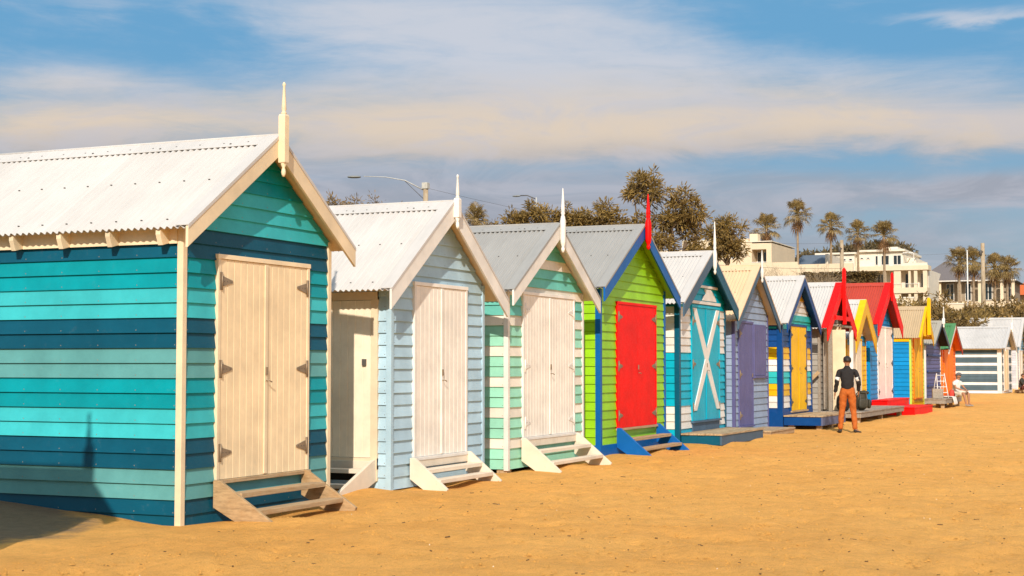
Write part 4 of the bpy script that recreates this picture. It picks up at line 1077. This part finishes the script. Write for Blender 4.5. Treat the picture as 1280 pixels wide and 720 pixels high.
palm(149.1, 16.2, 11.9, 1.4, 'short palm just right of the wooden pole', 48, group='short palms before the bungalow')
palm(149.2, 15.1, 11.8, 1.35, 'short palm at the far right end beside the orange roof', 49, group='short palms before the bungalow')
palm(72.4, 34.1, 9.9, .75, 'squat palm whose crown shows above the grey roof of the mint hut', 50, trunk_r=.14, group='single palms')

def scrub():
    rnd = random.Random(5); mb = MB(); n_ = 0
    def bush(x, y, r, hk, q=1.):
        tufts(mb, (x, y, zg(x, y)+r*hk), r, int(20*r*r*q)+6, 20, .30, .085, rnd.choice((OLIVED, OLIVED, OLIVE, HEDGEM)), rnd, flat=.8, rt=.38)
    while n_ < 150:                       # the bank seen between the last huts and the houses
        x = rnd.uniform(88, 128); b = math.radians(rnd.uniform(4.2, 12)); y = x*math.tan(b)
        s = y-13.5+.8*(x-86)
        if s < 3.5: continue
        n_ += 1; bush(x, y, rnd.uniform(.9, 1.6), .55+.5*rnd.random(), .8)
    n_ = 0
    while n_ < 110:
        x = rnd.uniform(55, 100); y = rnd.uniform(16, 28); n_ += 1; bush(x, y, rnd.uniform(.7, 1.2), .5, .5)
    o = mb.build('coastal_scrub'); kind(o, 'stuff', 'olive and brown coastal scrub covering the bank behind the huts', 'scrub')
scrub()
def hedge():
    rnd = random.Random(8); root = empty('clipped_hedge', (110, 22.6, zg(110, 22.6)), 'tall dark clipped hedge in front of the mansion', 'hedge'); z0 = zg(110, 22.6); mb = MB(); H = 8.25-z0
    mb.box(.35, 1.2, -2.2, 2.7, 0, H-.25, HEDGEM)
    mb.build('stems', root)
    mb = MB()
    for i in range(11000):
        f_ = rnd.random()
        if f_ < .6: p = Vector((rnd.uniform(0, .4), rnd.uniform(-2.4, 2.9), rnd.uniform(0, H)))
        elif f_ < .85: p = Vector((rnd.uniform(0, 1.5), rnd.uniform(-2.4, 2.9), H-rnd.uniform(0, .3)))
        else: p = Vector((rnd.uniform(0, 1.5), rnd.choice((-2.4, 2.9))+rnd.uniform(-.2, .2), rnd.uniform(0, H)))
        leaf(mb, p+Vector((0, 0, .12*noise.noise(p))), Vector((-1, rnd.uniform(-1, 1), rnd.uniform(-.3, 1))), rnd.uniform(.1, .22), .09, HEDGEM if rnd.random() < .7 else OLIVED, rnd)
    mb.build('foliage', root)
hedge()
def far_trees():
    rnd = random.Random(9); mb = MB()
    for i in range(46):
        y = rnd.uniform(43, 62); top = 20.2+2.2*math.sin((61-y)/18*PI*.62); x = rnd.uniform(256, 264)
        tufts(mb, (x, y, top-2.2+rnd.uniform(-.6, .3)), rnd.uniform(1.6, 2.2), 34, 16, .8, .28, FAR, rnd, rt=.7)
    for i in range(60):
        tufts(mb, (rnd.uniform(256, 266), rnd.uniform(42, 63), rnd.uniform(9, 17)), 2.6, 18, 12, 1.1, .5, FAR, rnd, rt=.8)
    o = mb.build('far_wood'); kind(o, 'stuff', 'far dark wooded rise showing above the mansion roof', 'wood')
far_trees()

# ------------------------------------------------------------------ poles and wires
POLEM = wood('pole_timber', (.42, .33, .22, 1), (.22, .16, .10, 1), axis=(8, 8, 1))
def pole(x, y, zt, r, name, label, mat=POLEM, fn=None, cat='pole'):
    z = zg(x, y); root = empty(name, (x, y, z), label, cat); mb = MB(); mb.tube([(0, 0, -.4), (0, 0, (zt-z)*.5), (0, 0, zt-z)], [r*1.15, r, r*.85], mat, 12); mb.build('post', root)
    if fn: fn(root, zt-z)
    return root
def fn1(root, h):
    mb = MB(); mb.lathe([(.06, h-.95), (.10, h-.9), (.10, h-.6), (.06, h-.55)], -.22, .12, SCREW, 8); mb.build('transformer', root)
    mb = MB(); mb.box(-.2, .2, -.05, .05, h-.7, h-.62, SCREW); mb.build('bracket', root)
def fnl(root, h):
    mb = MB(); arm = [(0, 0, h-.35), (-.35, .9, h+.15), (-.75, 1.7, h+.30), (-1.2, 2.6, h+.33)]
    mb.tube(arm, [.032, .026, .02, .018], plain('lamp_arm_metal', (.45, .45, .43, 1), .5), 8); mb.build('lamp_arm', root)
    mb = MB(); mb.tube([(-.02, 0, h-.8), (-.35, .9, h+.12)], .015, SCREW, 6); mb.build('stay', root)
    o = blobmesh('lamp_head', root, (-1.38, 3.0, h+.30), (.16, .32, .06), plain('lamp_housing', (.22, .23, .22, 1), .5), 2.4, nz=0)
    o.rotation_euler = (0, 0, .42)
    mb = MB(); mb.box(-.14, .14, -.14, .14, h-.25, h+.04, plain('grey_cap_box', (.5, .48, .42, 1), .5)); mb.build('cap', root, bevel=.01)
pole(62.3, 31.9, 9.9, .135, 'street_lamp', 'street lamp with a long curved arm rising behind the pale blue hut', fn=fnl, cat='street lamp')
pole(119.2, 13.8, 10.75, .17, 'utility_pole', 'thick pale timber pole standing among the right hand palms', fn=fn1)
pole(138.9, 17.4, 11.7, .06, 'mast', 'thin white mast in front of the short palms', mat=plain('white_mast_metal', (.7, .66, .6, 1), .5))
pole(117.6, 24.1, 11.2, .17, 'utility_pole', 'timber pole between the third and fourth tall palms', fn=fn1)
def lamp2(root, h):
    mb = MB(); mb.tube([(0, 0, h-.1), (-.1, .5, h+.12), (-.2, .9, h+.12)], .03, SCREW, 6); mb.build('lamp_arm', root)
    blobmesh('lamp_head', root, (-.24, 1.1, h+.1), (.10, .25, .05), plain('lamp_housing', (.22, .23, .22, 1), .5), 2.4, nz=0)
pole(78, 33.0, 10.9, .05, 'street_lamp', 'small thin street lamp above the wide bush', mat=plain('lamp_arm_metal', (.45, .45, .43, 1), .5), fn=lamp2, cat='street lamp')
def wire(a, b, sag, label, r=.006):
    mb = MB(); a, b = Vector(a), Vector(b); pts = [a+(b-a)*i/16+Vector((0, 0, -sag*4*(i/16)*(1-i/16))) for i in range(17)]
    mb.tube(pts, r, SCREW, 4); o = mb.build('power_line'); tag(o, label, 'cable')
wire((117.6, 24.1, 11.0), (62.3, 31.9, 9.7), .9, 'overhead cable running left from the pole among the tall palms to the street lamp pole')
wire((117.6, 24.1, 10.6), (119.2, 13.8, 10.3), .5, 'overhead cable crossing above the mansion and bungalow between the two timber poles')
wire((117.6, 24.1, 9.0), (84, 34.5, 8.6), .4, 'lower cable crossing in front of the cream house', .012)

# ------------------------------------------------------------------ houses on the rise
RENDER = plain('cream_render', (.72, .58, .40, 1), .85, scale=1.2, var=.06); RENDW = plain('off_white_render', (.76, .68, .55, 1), .85, scale=1.2, var=.06)
RCOL = plain('cream_column_render', (.74, .60, .42, 1), .85, scale=2, var=.05); SLATE = plain('slate_roof_tiles', (.15, .13, .13, 1), .8, scale=30, var=.25); BLUER = plain('blue_grey_roof', (.09, .12, .16, 1), .7, scale=10)
GL = glassmat(); FRM = plain('white_window_frame', (.7, .66, .6, 1), .5); SHADE = plain('taupe_wall', (.30, .24, .17, 1), .85)
def part(name, root, boxes, mat, bevel=0):
    mb = MB()
    for b_ in boxes: mb.box(*b_, mat)
    return mb.build(name, root, bevel=bevel)
def window(root, x, y0, y1, z0, z1, mull=1, name='window'):
    """window in a wall that faces -x, at depth x"""
    mb = MB(); f_ = .07
    mb.box(x-.06, x+.0, y0, y1, z1-f_, z1, FRM); mb.box(x-.06, x+.0, y0, y1, z0, z0+f_, FRM)
    mb.box(x-.058, x+.0, y0, y0+f_, z0+f_, z1-f_, FRM); mb.box(x-.058, x+.0, y1-f_, y1, z0+f_, z1-f_, FRM)
    for k in range(mull): ym = y0+(y1-y0)*(k+1)/(mull+1); mb.box(x-.056, x, ym-.035, ym+.035, z0+f_, z1-f_, FRM)
    o = mb.build(name, root); part('pane', o, [(x-.02, x-.005, y0+f_, y1-f_, z0+f_, z1-f_)], GL); return o
# cream modern house
r = empty('modern_house', (135, 36, zg(135, 36)-.3), 'cream flat roofed modern house with a recessed balcony, behind the beige roofed hut', 'house'); z_ = r.location.z
Z_ = lambda a: a-z_
# local: x depth (0 = facade), y = world y-36
part('wall', r, [(0, 9, 2.2, 6.4, 0, Z_(12.95)), (0, 9, -2.0, -1.52, 0, Z_(12.6)), (.0, 9, -1.52, -.18, 0, Z_(10.6)), (0, 9, -1.52, -.18, Z_(12.05), Z_(12.6)), (.0, 9, -.18, 2.2, 0, Z_(12.72)), (1.6, 9, -1.52, -.18, Z_(10.6), Z_(12.05)), (.0, 9, 6.4, 9.5, 0, Z_(12.2))], RENDER)
part('parapet', r, [(-.06, 9.1, 2.2, 6.45, Z_(12.95), Z_(13.08)), (-.06, 9.1, -2.06, 2.2, Z_(12.72), Z_(12.80))], RENDW)
part('chimney', r, [(2, 3, -.2, .55, Z_(12.6), Z_(13.65)), (1.6, 2.6, .6, 1.3, Z_(12.6), Z_(13.2))], RENDER)
window(r, 1.58, -1.45, -.25, Z_(10.62), Z_(11.95), 1, 'balcony_window')
part('balcony_rail', r, [(-.03, .03, -1.6, -.15, Z_(10.85), Z_(10.9))], FRM)
window(r, -.002, 1.5, 1.75, Z_(11.2), Z_(12.2), 0); window(r, -.002, 2.9, 3.4, Z_(11.0), Z_(12.2), 0)
part('garden_wall', r, [(-1, -.7, -4.6, 3.5, 0, Z_(10.75)), (-1.0, -.7, -9.5, -4.6, 0, Z_(10.5))], RENDER)
# mansion
zb_ = zg(168, 30)-.3
r = empty('mansion', (168, 30, zb_), 'large white and cream mansion with loggias, balconies and a roof pergola behind the tall palms', 'house'); Z_ = lambda a: a-zb_
part('wall', r, [(1.8, 12, -4.6, 3.0, 0, Z_(12.0)), (0, 12, 3.0, 6.7, 0, Z_(11.9)), (.9, 12, -2.1, 3.0, Z_(12.35), Z_(14.0)), (-.2, 11, 3.0, 7.0, Z_(11.9), Z_(13.75)), (3.4, 12, -3.0, -2.1, Z_(12.35), Z_(13.4))], RENDW)
part('roof_slab', r, [(-.5, 12.5, 2.8, 7.3, Z_(13.75), Z_(13.95)), (.5, 12.3, -2.3, 2.8, Z_(14.0), Z_(14.22)), (.9, 6, -1.5, 0.2, Z_(14.22), Z_(14.5))], RENDW)
part('balcony_slab', r, [(-.15, 2.0, -4.9, 3.0, Z_(11.85), Z_(12.35)), (-.15, 2.0, -4.75, 3.0, Z_(9.35), Z_(9.95))], RCOL)
for k, (ya, yb) in enumerate(((1.15, 1.45), (-.35, -.05), (-1.95, -1.2), (-3.0, -2.75), (-3.7, -3.35), (-4.75, -4.3))):
    part('column', r, [(0, .4, ya, yb, Z_(9.95), Z_(11.85)), (.0, .4, ya, yb, 0, Z_(9.35))], RCOL)
for (a, b, m__) in ((1.6, 2.8, 1), (.1, .9, 1), (-1.1, -.5, 0), (-2.6, -2.1, 0), (-3.3, -3.05, 0), (-4.2, -3.8, 0)): window(r, 1.79, a, b, Z_(9.97), Z_(11.6), m__, 'french_window')
for (a, b, m__) in ((-1.9, -1.0, 1), (-.6, .3, 1), (.6, .95, 0)): window(r, .89, a, b, Z_(12.5), Z_(13.6), m__, 'upper_window')
for a in (1.5, 2.2): window(r, .89, a, a+.4, Z_(13.2), Z_(13.45), 0, 'slot_window')
for a in (3.2, 3.9, 4.8, 5.5): window(r, -.21, a, a+.42, Z_(13.0), Z_(13.3), 0, 'slot_window')
part('pergola', r, [(.6, .7, -3.3, -2.1, Z_(13.75), Z_(13.85)), (.6, .68, -3.3, -3.22, Z_(12.35), Z_(13.75)), (.6, 3.4, -3.3, -3.22, Z_(13.76), Z_(13.84)), (.6, 3.4, -2.7, -2.62, Z_(13.76), Z_(13.84))], FRM)
part('terrace_parapet', r, [(-.1, .05, -4.8, -2.0, Z_(12.35), Z_(12.62))], RENDW)
for yy in (-3.2, -2.35, -1.5, -.65, .2, 1.05, 1.9): part('balustrade', r, [(-.08, -.05, yy-.8, yy, Z_(10.35), Z_(10.4))]+[(-.08, -.06, yy-.8+.16*q, yy-.78+.16*q, Z_(9.95), Z_(10.35)) for q in range(5)], FRM)
# blue grey roofed house between the palms
zb_ = zg(152, 34)-.3
r = empty('house', (152, 34.3, zb_), 'low house with a steep blue grey roof between the tallest palm and the mansion', 'house'); Z_ = lambda a: a-zb_
part('wall', r, [(0, 8, -1.5, 2.0, 0, Z_(11.2)), (0, 8, -1.75, -1.5, 0, Z_(12.7))], RENDW)
mb = MB(); P4 = [(-.3, 2.3, Z_(11.15)), (-.3, -1.48, Z_(11.15)), (1.8, -1.48, Z_(12.75)), (1.8, 1.2, Z_(12.75)), (8.3, 2.3, Z_(11.15)), (8.3, -1.48, Z_(11.15)), (6, -1.48, Z_(12.75)), (6, 1.2, Z_(12.75))]
mb.mesh(P4, [(0, 1, 2, 3), (3, 2, 6, 7), (7, 6, 5, 4), (0, 3, 7, 4), (1, 5, 6, 2), (0, 4, 5, 1)], BLUER); mb.build('roof', r, recalc=True)
window(r, -.01, -.9, -.3, Z_(10.2), Z_(11.0))
# bungalow
zb_ = zg(178, 23)-.3
r = empty('bungalow', (178, 23, zb_), 'bungalow with a grey hipped roof and verandah columns at right', 'house'); Z_ = lambda a: a-zb_
part('wall', r, [(1.6, 10, -5.4, 4.6, 0, Z_(11.1))], SHADE)
mb = MB(); e0, e1 = -6.0, 5.1
vs = [(-.4, e1, Z_(11.15)), (-.4, -1.2, Z_(11.15)), (11, -1.2, Z_(11.15)), (11, e1, Z_(11.15)), (4.2, 2.1, Z_(13.8)), (5.8, 2.1, Z_(13.8))]
mb.mesh(vs, [(0, 1, 4), (1, 2, 5, 4), (2, 3, 5), (3, 0, 4, 5), (0, 3, 2, 1)], SLATE); mb.build('roof', r, recalc=True)
mb = MB(); vs = [(.4, -1.25, Z_(11.15)), (.4, e0, Z_(11.0)), (10, e0, Z_(11.0)), (10, -1.25, Z_(11.15)), (4.5, -2.0, Z_(12.7)), (5.5, -4.4, Z_(12.1))]
mb.mesh(vs, [(0, 1, 5, 4), (1, 2, 5), (2, 3, 4, 5), (3, 0, 4), (0, 3, 2, 1)], SLATE); mb.build('lower_roof', r, recalc=True)
part('gutter', r, [(-.5, -.38, e0, e1, Z_(11.02), Z_(11.14))], FRM)
for yy in (3.9, 2.4, .2, -2.0, -4.4, -5.6): part('column', r, [(-.1, .25, yy-.17, yy+.17, Z_(8.7), Z_(11.02))], RCOL)
for (a, b) in ((2.9, 3.6), (1.0, 1.9), (-.9, -.2), (-3.2, -2.3), (-5.2, -4.7)): window(r, 1.59, a, b, Z_(8.9), Z_(10.9), 1)
part('terrace', r, [(-.6, 1.6, -5.9, 4.8, Z_(8.0), Z_(8.7))], RENDER)
part('planter', r, [(-.9, -.62, -2.5, 1.0, Z_(8.1), Z_(8.6))], RENDER)
# orange roofed house at the edge
zb_ = zg(190, 16)-.3
r = empty('house', (190, 15.5, zb_), 'low house with an orange tiled roof at the right edge', 'house'); Z_ = lambda a: a-zb_
part('wall', r, [(.8, 9, -8.5, 3.4, 0, Z_(9.9))], RENDER)
ORT = plain('orange_roof_tiles', (.58, .12, .02, 1), .8, scale=20, var=.4)
mb = MB(); vs = [(-.3, 3.9, Z_(9.9)), (-.3, -9, Z_(9.9)), (10, -9, Z_(9.9)), (10, 3.9, Z_(9.9)), (4.2, 1.9, Z_(11.8)), (4.2, -7, Z_(11.8))]
mb.mesh(vs, [(0, 1, 5, 4), (1, 2, 5), (2, 3, 4, 5), (3, 0, 4), (0, 3, 2, 1)], ORT); mb.build('roof', r, recalc=True)
mb = MB(); mb.tube([(4.2, 1.9, Z_(11.85)), (4.2, -7, Z_(11.85))], .14, RENDER, 6); mb.build('ridge_tiles', r)
window(r, .79, -1, 1, Z_(8.6), Z_(9.6))
# low garden walls on the bank
def gwall(x, y0, y1, zt, label):
    zb2 = min(zg(x, y0), zg(x, y1))-.4; o = MB(); o.box(0, .3, y0-y1, 0, 0, zt-zb2, RENDER); o.box(-.03, .33, y0-y1-.02, .02, zt-zb2, zt-zb2+.08, RENDW)
    o = o.build('garden_wall', None, (x, y1, zb2)); tag(o, label, 'wall')
gwall(100, 12.8, 14.6, 5.4, 'low cream garden wall in the scrub below the bungalow')
gwall(100, 15.9, 17.2, 5.85, 'short cream garden wall below the right end of the mansion')

# ------------------------------------------------------------------ sky, sun, camera
HEAD = 23.85
w = D.worlds.new('World'); scn.world = w; w.use_nodes = True
t = w.node_tree; n = t.nodes; l = t.links; n.clear()
out = n.new('ShaderNodeOutputWorld'); bg = n.new('ShaderNodeBackground'); l.new(bg.outputs[0], out.inputs[0])
sky = n.new('ShaderNodeTexSky'); sky.sky_type = 'NISHITA'; sky.sun_disc = False
SUNV = Vector((1, .36, -.63)).normalized()
sky.sun_elevation = math.asin(-SUNV.z); sky.sun_rotation = math.atan2(-SUNV.x, -SUNV.y)
sky.air_density = 1.0; sky.dust_density = 1.0; sky.ozone_density = 1.5; sky.altitude = 0

class N:
    """tiny arithmetic on shader sockets"""
    def __init__(s, o): s.o = o
    def op(s, kind_, *a):
        m = n.new('ShaderNodeMath'); m.operation = kind_
        for i, v in enumerate((s,)+a):
            if isinstance(v, N): l.new(v.o, m.inputs[i])
            else: m.inputs[i].default_value = v
        return N(m.outputs[0])
    def __add__(s, b): return s.op('ADD', b)
    def __sub__(s, b): return s.op('SUBTRACT', b)
    def __mul__(s, b): return s.op('MULTIPLY', b)
    def clamp(s): return s.op('MAXIMUM', 0.).op('MINIMUM', 1.)
    def step(s, a, b):
        m = n.new('ShaderNodeMapRange'); m.interpolation_type = 'SMOOTHSTEP'
        l.new(s.o, m.inputs[0]); m.inputs[1].default_value = a; m.inputs[2].default_value = b; return N(m.outputs[0])
tc = n.new('ShaderNodeTexCoord'); sp = n.new('ShaderNodeSeparateXYZ'); l.new(tc.outputs['Generated'], sp.inputs[0])
X, Y, Z = (N(sp.outputs[i]) for i in range(3))
az = Y.op('ARCTAN2', X)*(180/PI)              # degrees from +X (along the row) towards the land
el = Z.op('ARCSINE')*(180/PI)
cb = n.new('ShaderNodeCombineXYZ'); l.new((az*.1).o, cb.inputs[0]); l.new((el*.1).o, cb.inputs[1])
def fb(scale, sx, sy, off, det=6, rough=.6, dist=0., rot=0.):
    mp = n.new('ShaderNodeMapping'); mp.inputs['Scale'].default_value = (sx, sy, 1); mp.inputs['Location'].default_value = off; mp.inputs['Rotation'].default_value = (0, 0, rot); l.new(cb.outputs[0], mp.inputs[0])
    q = n.new('ShaderNodeTexNoise'); q.inputs['Scale'].default_value = scale; q.inputs['Detail'].default_value = det; q.inputs['Roughness'].default_value = rough; q.inputs['Distortion'].default_value = dist
    l.new(mp.outputs[0], q.inputs['Vector']); return N(q.outputs[0])
n_big = fb(1.3, .8, 1.6, (3, 1, 0), 7, .58, .4); n_mid = fb(3.2, .6, 2.2, (7, 2, 0), 8, .62, .8); n_diag = fb(2.6, .45, 3.0, (2, 3, 0), 8, .62, .5, -.22); n_fine = fb(9.0, .35, 1.9, (4, 6, 0), 8, .65, .6)
elw = el+(n_big-.5)*1.6+(n_mid-.5)*.9
azw = az+(n_big-.5)*7.
def az_of(px): return HEAD-math.degrees(math.atan((px-640)/1900))
def el_of(py): return 2.92+math.degrees(math.atan((360-py)/1900))
def blob(px, py, rx, ry, k=1.):
    """soft patch centred on a direction of the sky"""
    rx, ry = math.degrees(rx/1900), math.degrees(ry/1900)
    dx = (azw-az_of(px))*(1/rx); dy = (elw-el_of(py))*(1/ry)
    r = dx*dx+dy*dy
    return (r*-1.).op('EXPONENT')*k
def csum(L):
    s = L[0]
    for q in L[1:]: s = s+q
    return s
cloud = csum([blob(620, 50, 230, 45, .35), blob(660, 110, 330, 90, .70), blob(520, 15, 230, 34, .7), blob(860, 172, 560, 26, .62), blob(300, 150, 360, 55, .55), blob(1100, 165, 320, 28, .7), blob(60, 185, 150, 40, .75), blob(60, 108, 110, 16, .55),
    blob(480, 262, 560, 60, .82), blob(1000, 240, 420, 30, .35), blob(1240, 245, 130, 22, .7), blob(1190, 36, 110, 8, .8), blob(880, 60, 150, 40, .35), blob(1000, 115, 300, 42, .5), blob(100, 20, 80, 18, .3), blob(1000, 320, 500, 40, .45),
    blob(170, 60, 130, 30, -.3), blob(300, 95, 150, 24, -.15), blob(1130, 215, 190, 14, -.3), blob(1050, 50, 190, 36, -.35), blob(620, 203, 300, 9, -.25)])
tx = (n_big-.5)*.8+(n_mid-.5)*1.0+(n_fine-.5)*.55+(n_diag-.5)*.9
dens = (cloud*.92+tx*.85+.10+(el.step(7.5, 3.0))*.20).step(.02, 1.15)
farc = (fb(.9, .5, 1.2, (5, 5, 0), 6, .6, .3)).step(.36, .66)*.85     # clouds over the rest of the sky
inview = az.step(-15., 0.)*((az*-1.).step(-60., -46.))*((el*-1.).step(-24., -16.))
dens = dens*inview+farc*(inview*-1.+1.)
dens = dens.clamp()*(el.step(-1., 1.5))
def rgb(c):
    q = n.new('ShaderNodeRGB'); q.outputs[0].default_value = c; return q.outputs[0]
def mx(f, a, b):
    m = n.new('ShaderNodeMix'); m.data_type = 'RGBA'
    if isinstance(f, N): l.new(f.o, m.inputs[0])
    else: m.inputs[0].default_value = f
    l.new(a, m.inputs[6]); l.new(b, m.inputs[7]); return m.outputs[2]
SKYK = .10
def sc(c, k=1.): return tuple(v/SKYK*k for v in lin(*c)[:3])+(1,)
lowwarm = elw.step(el_of(222), el_of(160))         # underside in shade, tops lit
midlav = elw.step(el_of(168), el_of(70))
ccol = mx(lowwarm, rgb(sc((158, 162, 174))), rgb(sc((220, 202, 182))))
ccol = mx((n_mid.step(.40, .66))*.55, ccol, rgb(sc((190, 190, 200))))
ccol = mx(midlav, ccol, rgb(sc((198, 202, 212))))
# the clear sky: Nishita, thinned towards the horizon by the same low haze of the air
hs = mx(el.step(0., 12.5), rgb(sc((150, 170, 180))), rgb(sc((98, 158, 200))))
clear = mx(.90, sky.outputs[0], hs)
ccol = mx(inview, rgb(sc((245, 240, 235), 1.25)), ccol)      # clouds out of view are brightened as added fill for the hut fronts
fin = mx(dens*.94, clear, ccol)
l.new(fin, bg.inputs[0]); bg.inputs[1].default_value = SKYK

sl = D.lights.new('sun', 'SUN'); sl.energy = 4.4; sl.angle = math.radians(.6); sl.color = (1, .90, .77)
so = D.objects.new('sun', sl); C.objects.link(so); so.rotation_euler = SUNV.to_track_quat('-Z', 'Y').to_euler()

cam = D.cameras.new('camera'); co = D.objects.new('camera', cam); C.objects.link(co)
cam.sensor_width = 36; cam.lens = 1900/1280*36; cam.clip_start = .1; cam.clip_end = 8000
pt = math.atan(97/1900); hd = math.radians(HEAD)
fw = Vector((math.cos(hd)*math.cos(pt), math.sin(hd)*math.cos(pt), math.sin(pt)))
co.location = (0, 0, 1.5); co.rotation_euler = fw.to_track_quat('-Z', 'Y').to_euler()
scn.camera = co
scn.render.engine = 'CYCLES'
scn.view_settings.view_transform = 'Standard'; scn.view_settings.look = 'None'; scn.view_settings.exposure = EXPO; scn.view_settings.gamma = 1
scn.cycles.max_bounces = 6; scn.cycles.use_denoising = True
